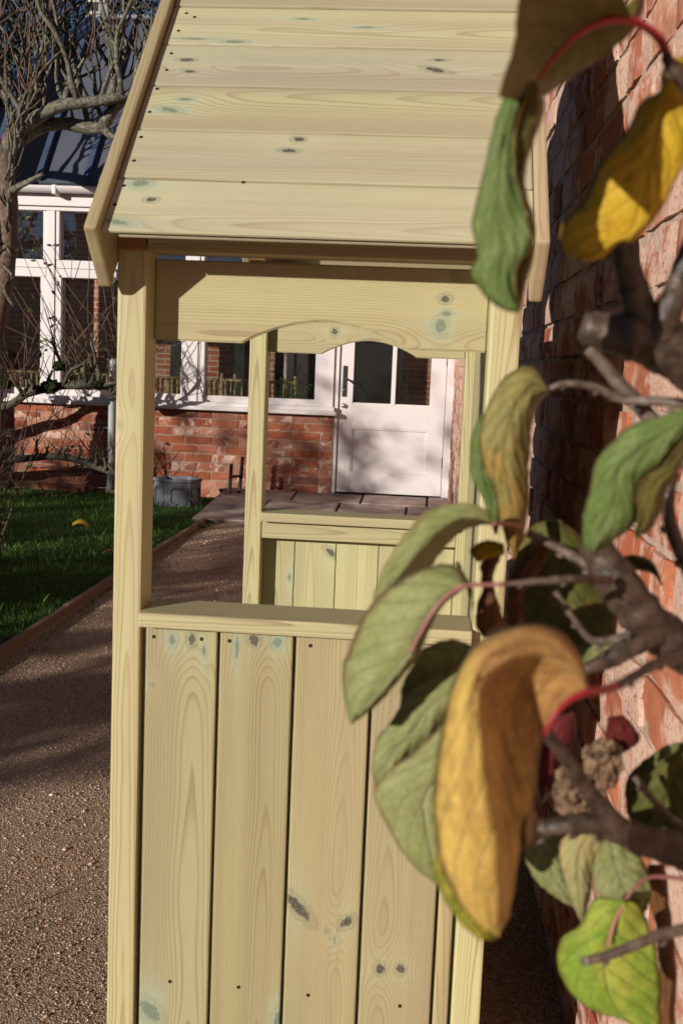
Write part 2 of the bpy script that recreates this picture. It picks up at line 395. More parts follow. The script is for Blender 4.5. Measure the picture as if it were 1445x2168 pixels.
# loose stones lying on the path, too many to count
def pebbles():
    octv = np.array([(1,0,0),(-1,0,0),(0,1,0),(0,-1,0),(0,0,1),(0,0,-1)], float)
    octf = np.array([(0,2,4),(2,1,4),(1,3,4),(3,0,4),(2,0,5),(1,2,5),(3,1,5),(0,3,5)])
    N = 70000
    y = 1.45+(RNG.random(N)**1.7)*6.4; x = -1.58+RNG.random(N)*1.62
    keep = (x < -0.30) | (y > 2.9); x = x[keep]; y = y[keep]; N = len(x)
    r = (0.0011+0.0026*RNG.random(N)**2.6+0.0035*(RNG.random(N) > 0.992))*(0.75+0.22*y/2)
    ang = RNG.random(N)*6.283; ca, sa = np.cos(ang), np.sin(ang)
    sc = np.stack([r*(0.8+0.6*RNG.random(N)), r*(0.7+0.5*RNG.random(N)), r*(0.5+0.4*RNG.random(N))], 1)
    jit = 1+0.45*(RNG.random((N, 6, 1))-0.5)
    P = octv[None]*jit*sc[:, None, :]
    Q = P.copy(); Q[..., 0] = P[..., 0]*ca[:, None]-P[..., 1]*sa[:, None]; Q[..., 1] = P[..., 0]*sa[:, None]+P[..., 1]*ca[:, None]
    Q[..., 0] += x[:, None]; Q[..., 1] += y[:, None]
    zz = np.array([0.008*mnoise.noise(Vector((a, b, 0))*1.7)+rise(a, b) for a, b in zip(x, y)])
    Q[..., 2] += (r*0.25+zz)[:, None]
    Fi = (octf[None]+(np.arange(N)*6)[:, None, None]).reshape(-1, 3)
    me = bpy.data.meshes.new('gravel_stones')
    me.vertices.add(N*6); me.vertices.foreach_set('co', Q.reshape(-1).astype(np.float32))
    me.loops.add(len(Fi)*3); me.loops.foreach_set('vertex_index', Fi.reshape(-1).astype(np.int32))
    me.polygons.add(len(Fi)); me.polygons.foreach_set('loop_start', np.arange(0, len(Fi)*3, 3, dtype=np.int32))
    me.update(calc_edges=True)
    ca_ = me.color_attributes.new('tone', 'FLOAT_COLOR', 'POINT')
    t = np.repeat(RNG.random(N), 6); C = np.stack([t, t, t, np.ones_like(t)], 1); ca_.data.foreach_set('color', C.reshape(-1).astype(np.float32))
    s = NT('loose_stone'); t = s.attr('tone', 'Fac')
    col = s.ramp(t, ((0.0, (0.26, 0.14, 0.08)), (0.45, (0.46, 0.285, 0.18)), (0.8, (0.58, 0.42, 0.31)), (1.0, (0.72, 0.60, 0.52))))
    s.principled(col, 0.8, None, 0.3)
    tag(obj('loose_gravel', me, s.mat), 'small brown and buff stones strewn over the path', 'gravel', kind='stuff')
pebbles()

def grass():
    N = 62000
    y = 3.2+RNG.random(N)*6.35; x = -1.67-RNG.random(N)**1.15*(0.25+0.36*y)*1.15
    # a ragged fringe along the timber edging and a little grass seeded in the path
    M2 = 1500; yy = RNG.uniform(3.0, 8.6, M2); xx = -1.60+np.abs(RNG.normal(0, 0.07, M2))*(np.sin(yy*3.1)+1.1)*0.6
    tuft = [(-1.05, 3.6), (-1.3, 3.9), (-1.2, 5.2), (-1.35, 4.35), (-0.75, 2.15)]
    for a, b in tuft:
        k = 60; xx = np.append(xx, RNG.normal(a, 0.10, k)); yy = np.append(yy, RNG.normal(b, 0.09, k))
    hh = np.concatenate([0.018+0.035*RNG.random(N)**1.5+0.05*(RNG.random(N) > 0.985), 0.006+0.014*RNG.random(len(xx))])
    x = np.concatenate([x, xx]); y = np.concatenate([y, yy]); n = len(x)
    a = RNG.random(n)*6.283; w = 0.0011+0.0012*RNG.random(n)
    lean = 0.55*hh*RNG.random(n); b = RNG.random(n)*6.283
    V = np.zeros((n, 4, 3)); dx, dy = np.cos(a)*w, np.sin(a)*w
    V[:, 0] = np.stack([x-dx, y-dy, np.zeros(n)], 1); V[:, 1] = np.stack([x+dx, y+dy, np.zeros(n)], 1)
    V[:, 2] = np.stack([x+dx*0.7+np.cos(b)*lean*0.35, y+dy*0.7+np.sin(b)*lean*0.35, hh*0.6], 1)
    V[:, 3] = np.stack([x+np.cos(b)*lean, y+np.sin(b)*lean, hh], 1)
    Fi = (np.array([(0, 1, 2), (0, 2, 3)])[None]+(np.arange(n)*4)[:, None, None]).reshape(-1, 3)
    me = bpy.data.meshes.new('grass_blades')
    me.vertices.add(n*4); me.vertices.foreach_set('co', V.reshape(-1).astype(np.float32))
    me.loops.add(len(Fi)*3); me.loops.foreach_set('vertex_index', Fi.reshape(-1).astype(np.int32))
    me.polygons.add(len(Fi)); me.polygons.foreach_set('loop_start', np.arange(0, len(Fi)*3, 3, dtype=np.int32)); me.update(calc_edges=True)
    s = NT('grass_blade'); p = s.pos(); nn = s.noise(p, 45.0, 2.0)
    col = s.ramp(nn, ((0.3, (0.035, 0.085, 0.012)), (0.55, (0.07, 0.15, 0.02)), (0.75, (0.13, 0.20, 0.035))))
    d = s.principled(col, 0.55, None, 0.25, final=False); t = s.shader('ShaderNodeBsdfTranslucent', Color=col); s.finish(s.mixsh(0.3, d, t))
    tag(obj('grass', me, s.mat), 'short green grass of the shaded lawn beside the path', 'grass', kind='stuff')
grass()

# timber edging between lawn and gravel
M_EDGE = wood('weathered_edging', (0.20, 0.125, 0.075), (0.10, 0.05, 0.03), seed=3, contrast=0.6, green=0.1, rough=0.8)
edging = empty('path_edging', 'weathered brown timber edging board between lawn and gravel path', 'edging', (-1.64, 5.5, 0))
for i, (y0, y1) in enumerate(((-0.5, 2.4), (2.41, 5.0), (5.01, 7.2), (7.21, 8.7))):
    L = y1-y0
    o = board('edging_board', M_EDGE, edging, L, 0.075, 0.03, frame((-1.622+0.006*(i % 2), (y0+y1)/2, 0.0), (0, 1, 0), (0, 0, 1), (1, 0, 0)), 0.004)

# paving in front of the door, one slab at a time
M_SLAB = plain('sandstone', (0.36, 0.275, 0.24), 0.85, 0.2, nscale=5.0, namt=0.28, bump=0.5, bscale=60)
paving = sheet('paving', plain('paving_bed', (0.07, 0.055, 0.045), 0.95, 0.1, nscale=20, namt=0.3, bump=0.5), -1.74, 0.30, 8.13, 9.60, 0.022)
for v in paving.data.vertices: v.co.z += (v.co.y-8.13)*0.052
xs = [(-1.72, -1.13), (-1.11, -0.56), (-0.54, -0.02), (0.0, 0.27)]
rows = [(8.14, 8.58), (8.60, 9.10), (9.12, 9.555)]
slab_i = 0
for r, (ya, yb) in enumerate(rows):
    sh = 0.16*(r % 2)
    for (xa, xb) in xs:
        a, b = max(-1.72, xa-sh), min(0.27, xb-sh)
        if xb == 0.27: b = 0.27
        zc = 0.112-(9.6-(ya+yb)/2)*0.052+0.003*((slab_i*7) % 3)
        me = box_mesh('slab', -(b-a)/2, (b-a)/2, -(yb-ya)/2, (yb-ya)/2, -0.05, 0.0, 0.007)
        o = obj('slab', me, M_SLAB, paving); o.matrix_basis = Matrix.Translation(((a+b)/2, (ya+yb)/2, zc)) @ Matrix.Rotation(0.052, 4, 'X'); slab_i += 1

# ================================================================== RIGHT-HAND GARDEN WALL
WDIR = Vector((-0.0171, 1.0, 0)).normalized(); WN = Vector((-WDIR.y, WDIR.x, 0))   # wall faces -X
def wall_pt(y, z, out=0.0): return Vector((0.326-0.0171*y, y, z))+WN*out
PAL_W = ((0.0, (0.30, 0.075, 0.040)), (0.3, (0.42, 0.125, 0.058)), (0.6, (0.47, 0.165, 0.085)), (0.8, (0.36, 0.12, 0.075)), (1.0, (0.52, 0.24, 0.15)))
M_BRICK_W = brick_material('limewashed_brick', 0.86, PAL_W)
M_BRICK_F = brick_material('red_brick', 0.36)
def mortar_mat(name, c=(0.42, 0.29, 0.22)):
    s = NT(name); p = s.pos(); n = s.noise(p, 35.0, 5.0, 0.65); f = s.noise(p, 260.0, 3.0)
    col = s.ramp(n, ((0.3, tuple(k*0.55 for k in c)), (0.7, c))); s.principled(col, 0.95, s.bump(s.add(n, f), 0.7, 0.004), 0.1); return s.mat
M_MORTAR = mortar_mat('lime_mortar', (0.60, 0.44, 0.35))
def brick_variant(L, T, Hh, k):
    """brick mesh: face towards -Y local, length X, height Z, worn and uneven"""
    rs = random.Random(k); bm = bmesh.new(); nx, nz = 4, 2
    g = {}
    for i in range(nx+1):
        for j in range(nz+1):
            edge = (i in (0, nx)) or (j in (0, nz)); corner = (i in (0, nx)) and (j in (0, nz))
            y = -0.0+rs.uniform(-0.0025, 0.0025)+(0.003 if edge else 0)+(0.005*rs.random() if corner else 0)
            g[i, j] = bm.verts.new((-L/2+L*i/nx+rs.uniform(-.0025, .0025), y, -Hh/2+Hh*j/nz+rs.uniform(-.0025, .0025)))
    for i in range(nx):
        for j in range(nz): bm.faces.new((g[i, j], g[i+1, j], g[i+1, j+1], g[i, j+1]))
    ring = [g[i, 0] for i in range(nx+1)]+[g[nx, j] for j in range(1, nz+1)]+[g[i, nz] for i in range(nx-1, -1, -1)]+[g[0, j] for j in range(nz-1, 0, -1)]
    bk = [bm.verts.new((v.co.x*1.004, T, v.co.z*1.004)) for v in ring]
    for a in range(len(ring)):
        b = (a+1) % len(ring); bm.faces.new((ring[a], bk[a], bk[b], ring[b]))
    return bm_mesh(bm, 'brick')
wall = empty('brick_garden_wall', 'tall old red brick garden wall with pale lime stains beside the arbour', 'wall', (0.30, 3.0, 0))
bm = bmesh.new()
q = [wall_pt(-3.0, 0, -0.005), wall_pt(9.62, 0, -0.005), wall_pt(9.62, 0, -0.36), wall_pt(-3.0, 0, -0.36)]
vb = [bm.verts.new(p-wall.location) for p in q]; vt = [bm.verts.new(p-wall.location+Vector((0, 0, 2.9))) for p in q]
bm.faces.new(vb[::-1]); bm.faces.new(vt)
for a in range(4): bm.faces.new((vb[a], vb[(a+1) % 4], vt[(a+1) % 4], vt[a]))
obj('mortar_core', bm_mesh(bm, 'mortar_core'), M_MORTAR, wall)
BH = 0.085
variants = [brick_variant(0.225, 0.05, BH-0.011, 100+k) for k in range(7)]
heads = [brick_variant(0.105, 0.05, BH-0.011, 200+k) for k in range(5)]
def wall_brick(me, y, z, jit):
    o = obj('brick', me, M_BRICK_W, wall); M4 = frame(wall_pt(y, z, 0.0025+jit), -WDIR, -WN, Vector((0, 0, 1)))
    place(o, M4); return o
rb = random.Random(5); far_bricks = []; count = 0
for c in range(33):
    z = 0.02+BH*(c+0.5); y = -0.6-0.117*(c % 2)*1.0; k = c
    while y < 9.6:
        head = (k % 3 == 2); L = 0.116 if head else 0.236
        yc = y+L/2
        vis = (1.30 < yc < 3.15) and z > 0.02 and z < 1.0+1.35*yc/1.3
        if yc > 0.2:
            me = rb.choice(heads if head else variants); jit = rb.uniform(-0.003, 0.004)
            if vis and count < 298 and z < 2.45: wall_brick(me, yc, z, jit); count += 1
            else: far_bricks.append((me, yc, z, jit))
        y += L; k += 1
# the other courses, joined
Vs, Fs = [], []
for me, yc, z, jit in far_bricks:
    M4 = frame(wall_pt(yc, z, 0.0025+jit), -WDIR, -WN, Vector((0, 0, 1))); b = len(Vs)
    Vs += [M4 @ v.co-wall.location for v in me.vertices]; Fs += [tuple(b+i for i in p.vertices) for p in me.polygons]
M_BRICK_J = brick_material('limewashed_brick_courses', 0.86, PAL_W)
s_ = M_BRICK_J.node_tree
tag(obj('brick_courses', pm('brick_courses', Vs, Fs), M_BRICK_J, wall), kind='stuff')
box('coping', M_SLAB, wall, -0.0+0.12, 0.62, -3.0, 9.6, 2.9, 2.97, 0.01)

# ================================================================== ORANGERY
FY = 9.6
def paint_mat():
    s = NT('white_paint'); p = s.pos(); n = s.noise(p, 3.0, 5.0, 0.6); x, y, z = s.sep(p)
    n2 = s.noise(s.comb(s.mul(x, 30.0), s.mul(y, 30.0), s.mul(z, 3.0)), 1.0, 3.0)
    col = s.mix(s.mul(s.sstep(n, 0.45, 0.75), 0.30), (0.63, 0.575, 0.575), (0.53, 0.47, 0.46))
    col = s.mix(s.mul(s.sstep(n2, 0.62, 0.8), 0.25), col, (0.50, 0.43, 0.38))
    s.principled(col, 0.42, s.bump(s.noise(p, 150.0, 3.0), 0.12, 0.001), 0.45); return s.mat
M_PAINT = paint_mat()
def glass_mat(name='window_glass', tint=(0.93, 0.95, 0.94)):
    s = NT(name); p = s.pos(); n = s.noise(p, 2.5, 3.0)
    bn = s.bump(n, 0.05, 0.02)
    fr = s.t.nodes.new('ShaderNodeFresnel'); fr.inputs['IOR'].default_value = 1.5; s.t.links.new(bn, fr.inputs['Normal'])
    tr = s.shader('ShaderNodeBsdfTransparent', Color=tint); gl = s.shader('ShaderNodeBsdfGlossy', Color=(1, 1, 1), Roughness=0.01, Normal=bn)
    dirt = s.shader('ShaderNodeBsdfDiffuse', Color=(0.5, 0.47, 0.43))
    f = s.m('MULTIPLY', fr.outputs[0], 1.7, clamp=True)
    sh = s.mixsh(f, tr, gl); s.finish(s.mixsh(0.008, sh, dirt)); return s.mat
M_GLASS = glass_mat()
M_BLACK = plain('black_iron', (0.012, 0.011, 0.011), 0.45, 0.5, nscale=30)
M_STEEL = plain('brushed_steel', (0.42, 0.40, 0.38), 0.35, 0.5, 0.9, nscale=60)
M_LEAD = plain('grey_lead', (0.19, 0.20, 0.225), 0.42, 0.5, 0.15, nscale=9, namt=0.3, bump=0.2, bscale=50)
M_ROOF = plain('slate_blue_metal', (0.135, 0.145, 0.178), 0.42, 0.5, 0.3, nscale=1.5, namt=0.15, bump=0.05)
M_ROOFBAR = plain('blue_grey_trim', (0.07, 0.095, 0.17), 0.4, 0.5, 0.2, nscale=4, namt=0.1)
house = empty('orangery', 'white framed glazed orangery with red brick base and dark blue metal roof', 'building', (-2.2, FY, 0))
XL = -4.62; XR = -0.84
# brick base: mortar core and single bricks
core = box('brick_base', mortar_mat('pale_mortar', (0.40, 0.27, 0.20)), house, XL, XR+0.012, FY+0.008, FY+0.30, -0.05, 0.768)
FH = 0.0755
fvar = [brick_variant(0.222, 0.05, FH-0.011, 300+k) for k in range(8)]; fhead = [brick_variant(0.104, 0.05, FH-0.011, 400+k) for k in range(5)]
rb = random.Random(11)
for c in range(10):
    z = 0.012+FH*(c+0.5); x = XR; k = c*2+(c % 2)
    while x > -4.3:
        head = (k % 5 == 4) or (x == XR and c % 2 == 1); L = 0.114 if head else 0.232
        me = rb.choice(fhead if head else fvar)
        o = obj('brick', me, M_BRICK_F, core); pass
        place_sub(o, Matrix.Translation((x-L/2+0.006, FY+0.0+rb.uniform(-0.004, 0.003), z)) @ Matrix.Rotation(rb.uniform(-.008, .008), 4, 'Y'))
        x -= L; k += 1
# sill
sill = box('window_sill', M_PAINT, house, XL-0.04, -0.812, FY-0.085, FY+0.12, 0.768, 0.802, 0.006)
box('sill_drip', M_PAINT, house, XL-0.02, -0.83, FY-0.05, FY+0.10, 0.802, 0.838, 0.004)
# frame: posts, rails
def post(name, x0, x1, z0, z1, y0=FY+0.0, y1=FY+0.13): return box(name, M_PAINT, house, x0, x1, y0, y1, z0, z1, 0.004)
mull = [(-3.385, -3.205), (-2.155, -1.955)]
for a, b in mull:
    post('mullion', a+0.055, b-0.055, 0.838, 2.39, FY-0.012, FY+0.13)
    post('casement_stile', a, a+0.054, 0.838, 1.84); post('casement_stile', b-0.054, b, 0.838, 1.84)
    post('light_stile', a+0.02, a+0.054, 1.985, 2.39); post('light_stile', b-0.054, b-0.02, 1.985, 2.39)
post('corner_post', XL, XL+0.14, 0.838, 2.39); post('casement_stile', XL+0.141, XL+0.19, 0.838, 1.84)
post('door_post', -0.955, -0.845, 0.838, 2.39, FY-0.012, FY+0.13); post('door_jamb', -0.844, -0.802, 0.11, 2.39, FY+0.01, FY+0.13)
post('casement_stile', -1.005, -0.956, 0.838, 1.84)
post('door_jamb', 0.103, 0.168, 0.11, 2.39, FY+0.01, FY+0.13)
bays = [(XL+0.19, -3.386, False), (-3.204, -2.156, True), (-1.954, -1.006, False)]
for i, (a, b, _) in enumerate(bays):
    box('bottom_rail', M_PAINT, house, a, b, FY+0.004, FY+0.12, 0.838, 0.893, 0.004)
    box('transom', M_PAINT, house, a-0.05, b+0.05, FY-0.004, FY+0.13, 1.838, 1.912, 0.004)
    box('transom', M_PAINT, house, a-0.05, b+0.05, FY+0.003, FY+0.13, 1.915, 1.984, 0.004)
    box('window_pane', M_GLASS, house, a-0.01, b+0.01, FY+0.055, FY+0.061, 0.88, 1.85)
    box('window_pane', M_GLASS, house, a-0.02, b+0.02, FY+0.055, FY+0.061, 1.97, 2.40)
    box('vent_handle', M_BLACK, house, (a+b)/2-0.05, (a+b)/2+0.05, FY-0.012, FY-0.0045, 1.908, 1.919, 0.002)
box('head_rail', M_PAINT, house, XL, 0.168, FY-0.016, FY+0.14, 2.39, 2.425, 0.004)
box('fascia_board', M_PAINT, house, XL-0.05, 0.20, FY-0.045, FY+0.14, 2.425, 2.525, 0.006)
# gutter as a half round with clips
Vg, Fg = [], []
prof = [(math.cos(a)*0.055, math.sin(a)*0.055) for a in np.linspace(0, -math.pi, 12)]+[(-0.049, 0.0)]+[(math.cos(a)*0.049, math.sin(a)*0.049) for a in np.linspace(-math.pi, 0, 12)]
for x in (XL-0.12, 0.16):
    for (a, b) in prof: Vg.append(Vector((x, FY-0.11+a, 2.575+b))-house.location)
n = len(prof)
for k in range(n): Fg.append((k, (k+1) % n, n+(k+1) % n, n+k))
gutter = obj('gutter', pm('gutter', Vg, Fg), M_PAINT, house, True)
for x in (-4.1, -3.22, -2.3, -1.4, -0.5):
    box('gutter_clip', M_PAINT, house, x-0.018, x+0.018, FY-0.168, FY-0.047, 2.505, 2.583, 0.008)
# downpipe in grey metal just left of the arbour post
M_PIPE = plain('pale_grey_pipe', (0.36, 0.38, 0.40), 0.5, 0.4, nscale=6)
Vd, Fd = [], []
xd = at(240, 800, FY-0.08).x
tube(Vd, Fd, [Vector((xd, FY-0.10, z))-house.location for z in (1.16, 1.0, 0.6, 0.05)], [0.033]*4, 12)
obj('downpipe', pm('downpipe', Vd, Fd), M_PIPE, house, True)
Vd, Fd = [], []
tube(Vd, Fd, [Vector((xd, FY-0.10, z))-house.location for z in (1.17, 1.10)], [0.045]*2, 12)
obj('pipe_collar', pm('pipe_collar', Vd, Fd), M_PIPE, house, True)
# door
dx0, dx1, dz0, dz1 = -0.797, 0.098, 0.118, 2.12
door = box('door', M_PAINT, house, dx0, dx0+0.115, FY+0.03, FY+0.075, dz0, dz1, 0.003)
def dpart(name, mat, x0, x1, y0, y1, z0, z1, bev=0.003): return box(name, mat, door, x0, x1, y0, y1, z0, z1, bev)
dpart('door_stile', M_PAINT, dx1-0.13, dx1, FY+0.03, FY+0.075, dz0, dz1)
dpart('door_rail', M_PAINT, dx0+0.115, dx1-0.13, FY+0.031, FY+0.074, 0.67, 0.872)
dpart('door_rail', M_PAINT, dx0+0.115, dx1-0.13, FY+0.031, FY+0.074, dz0, 0.29)
dpart('door_rail', M_PAINT, dx0+0.115, dx1-0.13, FY+0.031, FY+0.074, dz1-0.12, dz1)
dpart('door_panel', M_PAINT, dx0+0.10, dx1-0.12, FY+0.05, FY+0.066, 0.28, 0.68)
mx = -0.341
dpart('glazing_bar', M_PAINT, mx-0.018, mx+0.018, FY+0.032, FY+0.073, 0.872, dz1-0.12)
for a, b in ((dx0+0.115, mx-0.018), (mx+0.018, dx1-0.13)):
    dpart('door_pane', M_GLASS, a-0.004, b+0.004, FY+0.05, FY+0.056, 0.868, dz1-0.116, 0)
    for zz in (0.872, ): dpart('glazing_bead', M_PAINT, a, b, FY+0.038, FY+0.05, zz, zz+0.012, 0)
for x0, x1, z0, z1 in ((dx0+0.115, dx1-0.13, 0.29, 0.303), (dx0+0.115, dx1-0.13, 0.657, 0.67), (dx0+0.115, dx0+0.128, 0.303, 0.657), (dx1-0.143, dx1-0.13, 0.303, 0.657)):
    dpart('panel_moulding', M_PAINT, x0, x1, FY+0.036, FY+0.052, z0, z1, 0.003)
hp = dpart('handle_plate', M_BLACK, -0.772, -0.738, FY+0.018, FY+0.031, 0.93, 1.19)
V, Fc = [], []
Pb = at(733, 803, FY+0.0)
tube(V, Fc, catmull([Vector((-0.757, FY+0.02, 1.085)), Vector((-0.757, FY-0.03, 1.085)), Vector((-0.72, FY-0.035, 1.075)), Vector((-0.67, FY-0.03, 1.04)), Vector((-0.655, FY-0.025, 1.012))], 12), [0.009]*12, 8)
me = pm('door_handle', V, Fc); o = obj('door_handle', me, M_BLACK, door, True); place_sub(o, Matrix.Identity(4))
V, Fc = lathe([(0.0, 0.0), (0.016, 0.0), (0.02, 0.006), (0.012, 0.012), (0.013, 0.02), (0.018, 0.028), (0.012, 0.036), (0.0, 0.037)], 14)
o = obj('door_knob', pm('door_knob', V, Fc), M_STEEL, door, True); place_sub(o, Matrix.Translation((-0.757, FY+0.03, 0.855)) @ Matrix.Rotation(math.radians(90), 4, 'X'))
V, Fc = lathe([(0.0, 0.0), (0.009, 0.0), (0.009, 0.008), (0.0, 0.008)], 12)
o = obj('lock_cylinder', pm('lock_cylinder', V, Fc), M_STEEL, door, True); place_sub(o, Matrix.Translation((-0.757, FY+0.018, 0.985)) @ Matrix.Rotation(math.radians(90), 4, 'X'))
for z0 in (0.36, 1.22, 1.9):
    dpart('hinge', M_BLACK, dx1-0.004, dx1+0.012, FY+0.012, FY+0.0295, z0, z0+0.095, 0.003)
# roof: front hip slope with raised seams, left hip, back
EY0, EZ0 = FY-0.14, 2.60; RY, RZ = 10.85, 4.28; AX = -3.30; HX = AX-(RY-EY0)
m_sl = (RZ-EZ0)/(RY-EY0)
th = 0.05
def slab_poly(name, mat, P, thick=th):
    nrm = (P[1]-P[0]).cross(P[2]-P[0]).normalized()
    V = [p-house.location for p in P]+[p-nrm*thick-house.location for p in P]; n = len(P)
    Fc = [tuple(range(n)), tuple(range(2*n-1, n-1, -1))]+[(i, n+i, n+(i+1) % n, (i+1) % n) for i in range(n)]
    return obj(name, pm(name, V, Fc), mat, house)
EXR = 0.14
GX = -3.36       # glass left of here, metal panels right of it
def fp(x, t): return Vector((x, EY0+(RY-EY0)*t, EZ0+(RZ-EZ0)*t))
roof = slab_poly('roof', M_ROOF, [fp(GX, 0), fp(EXR, 0), fp(EXR, 1), fp(AX, 1), fp(GX, (GX-HX)/(AX-HX))])
tG = (GX-HX)/(AX-HX)
M_RGLASS = glass_mat('roof_glass', (0.55, 0.6, 0.68))
slab_poly('roof_glazing', M_RGLASS, [fp(HX, 0), fp(GX-0.002, 0), fp(GX-0.002, tG)], 0.02)
bk = Vector((0, 0, 0))
BY = 2*RY-EY0
slab_poly('roof_hip_end', M_ROOF, [Vector((HX, BY, EZ0)), Vector((HX, EY0, EZ0)), Vector((AX, RY, RZ))])
slab_poly('roof_back', M_ROOF, [Vector((EXR, BY, EZ0)), Vector((HX, BY, EZ0)), Vector((AX, RY, RZ)), Vector((EXR, RY, RZ))])
upn = Vector((0, -(RZ-EZ0), RY-EY0)).normalized(); slope_dir = Vector((0, RY-EY0, RZ-EZ0)).normalized(); SL = math.hypot(RY-EY0, RZ-EZ0)
x = GX; k = 0
xs_bar = [-4.24, -3.80, GX, -2.955, -2.55, -2.145, -1.74, -1.335, -0.93, -0.52, -0.12]
for x in xs_bar:
    t1 = min(1.0, (x-HX)/(AX-HX)) if x < AX else 1.0
    L = SL*t1-0.02; mid = fp(x, 0)+slope_dir*(L/2+0.01)+upn*0.045
    bar = board('roof_seam', M_ROOFBAR, house, L, 0.05, 0.045, frame(mid, slope_dir, Vector((-1, 0, 0)), upn), 0.006)
hd = Vector((AX-HX, RY-EY0, RZ-EZ0)); hl = hd.length; hdn = hd.normalized(); hs = hdn.cross(Vector((0, 0, 1))).normalized(); hn = hs.cross(hdn)
for off in (-0.085, 0.0, 0.085):
    board('hip_cap', M_ROOFBAR, house, hl, 0.075, 0.06, frame(Vector((HX, EY0, EZ0))+hdn*hl/2+hn*(0.085-abs(off)*0.5)+hs*off, hdn, hs, hn), 0.008)
board('ridge_cap', M_ROOF, house, EXR-AX, 0.16, 0.05, frame(Vector(((EXR+AX)/2, RY, RZ+0.06)), (1, 0, 0), (0, 1, 0), (0, 0, 1)), 0.015)
# inside the orangery
M_FLOOR = plain('pale_tile_floor', (0.32, 0.28, 0.24), 0.5, 0.4, nscale=4, namt=0.2)
box('floor', M_FLOOR, house, XL+0.1, 0.16, FY+0.31, 12.2, 0.05, 0.118)
def small_brick_mat():
    s = NT('inside_brick'); p = s.pos(); x, y, z = s.sep(p)
    n = s.t.nodes.new('ShaderNodeTexBrick'); s.put(n.inputs['Vector'], s.comb(x, z, 0.0))
    n.inputs['Color1'].default_value = (0.42, 0.14, 0.075, 1); n.inputs['Color2'].default_value = (0.30, 0.085, 0.045, 1); n.inputs['Mortar'].default_value = (0.50, 0.38, 0.30, 1)
    n.inputs['Scale'].default_value = 1.0; n.inputs['Mortar Size'].default_value = 0.006; n.inputs['Brick Width'].default_value = 0.18; n.inputs['Row Height'].default_value = 0.054
    w = s.sstep(s.noise(p, 5.0, 5.0), 0.5, 0.75); col = s.mix(s.mul(w, 0.5), n.outputs[0], (0.55, 0.42, 0.34)); s.principled(col, 0.9, s.bump(n.outputs['Fac'], -0.4, 0.004), 0.1); return s.mat
box('inside_wall', small_brick_mat(), house, XL+0.1, 0.2, 11.3, 11.5, 0.119, 3.4)
M_DARKPOST = plain('dark_timber', (0.022, 0.016, 0.013), 0.6, 0.3)
for px in (373, 508): 
    x = at(px, 780, 11.2).x; box('inside_post', M_DARKPOST, house, x-0.05, x+0.05, 11.15, 11.25, 0.118, 3.0)
for px0, px1 in ((603, 622), (628, 651)):
    x0, x1 = at(px0, 790, 10.75).x, at(px1, 790, 10.75).x; box('inside_post', M_PAINT, house, x0, x1, 10.7, 10.8, 0.118, 2.9, 0.004)
x0 = at(655, 790, 11.0).x; box('inside_dark_panel', M_DARKPOST, house, x0, x0+0.9, 11.0, 11.05, 0.118, 2.9)  # plain dark panels filling the black area of the window
x0 = at(585, 790, 11.0).x; box('inside_dark_panel', M_DARKPOST, house, x0-0.02, x0+0.06, 11.0, 11.05, 0.118, 2.9)
box('end_wall', M_BRICK_J, house, XL+0.0, XL+0.1, FY+0.31, 12.3, -0.03, 2.6)
box('end_wall', M_BRICK_J, house, 0.2, 0.3, FY+0.31, 12.3, -0.03, 2.6)

# chairs inside, seen through the panes
M_BAMBOO = plain('bamboo_cane', (0.46, 0.33, 0.17), 0.5, 0.4, nscale=30, namt=0.2)
def chair(x, y, rot, label, src=None):
    if src is None:
        t = empty('bamboo_chair', label, 'chair', (0, 0, 0), 'bamboo chairs inside the orangery')
        box('seat', M_BAMBOO, t, -0.2, 0.2, -0.2, 0.2, 0.43, 0.46, 0.008)
        def rod(name, p, q, r):
            V, Fc = [], []; tube(V, Fc, [Vector(p), (Vector(p)+Vector(q))/2, Vector(q)], [r, r*0.92, r], 7); return obj(name, pm(name, V, Fc), M_BAMBOO, t, True)
        for sx in (-1, 1):
            rod('leg', (sx*0.18, -0.18, 0), (sx*0.18, -0.18, 0.44), 0.016); rod('back_post', (sx*0.18, 0.18, 0), (sx*0.185, 0.24, 0.96), 0.017)
        rod('top_rail', (-0.19, 0.235, 0.90), (0.19, 0.235, 0.90), 0.014); rod('back_rail', (-0.19, 0.21, 0.58), (0.19, 0.21, 0.58), 0.012)
        for k in range(7): rod('spindle', (-0.15+0.05*k, 0.21, 0.58), (-0.15+0.05*k, 0.235, 0.90), 0.009)
        parts = list(t.children)
    else:
        t = src.copy(); COL.objects.link(t); t['label'] = label
        for ch in src.children:
            c = ch.copy(); COL.objects.link(c); c.parent = t
    t.location = (x, y, 0.118); t.rotation_euler = (0, 0, rot); return t
places = [(345, 10.55, 3.3, 'bamboo chair seen through the glass just right of the near arbour post'),
          (375, 10.6, 3.0, 'bamboo chair against the second dark post, left of the wide white mullion'),
          (445, 10.5, 3.5, 'bamboo chair just right of the wide white mullion inside the window'),
          (480, 10.6, 2.9, 'bamboo chair in the middle of the window behind the far arbour post'),
          (515, 10.5, 3.25, 'bamboo chair beside the dark inner post behind the far arbour post'),
          (592, 10.62, 3.1, 'bamboo chair beside the fern and white inner post'),
          (60, 10.5, 3.2, 'bamboo chair in the far left window bay'),
          (160, 10.5, 3.0, 'bamboo chair behind the mossy espalier branch, left of the downpipe'),
          (205, 10.55, 3.4, 'bamboo chair behind the espalier twigs beside the downpipe')]
first = None
for px, y, r, lab in places:
    c = chair(at(px, 830, y).x, y, r, lab, first); first = first or c
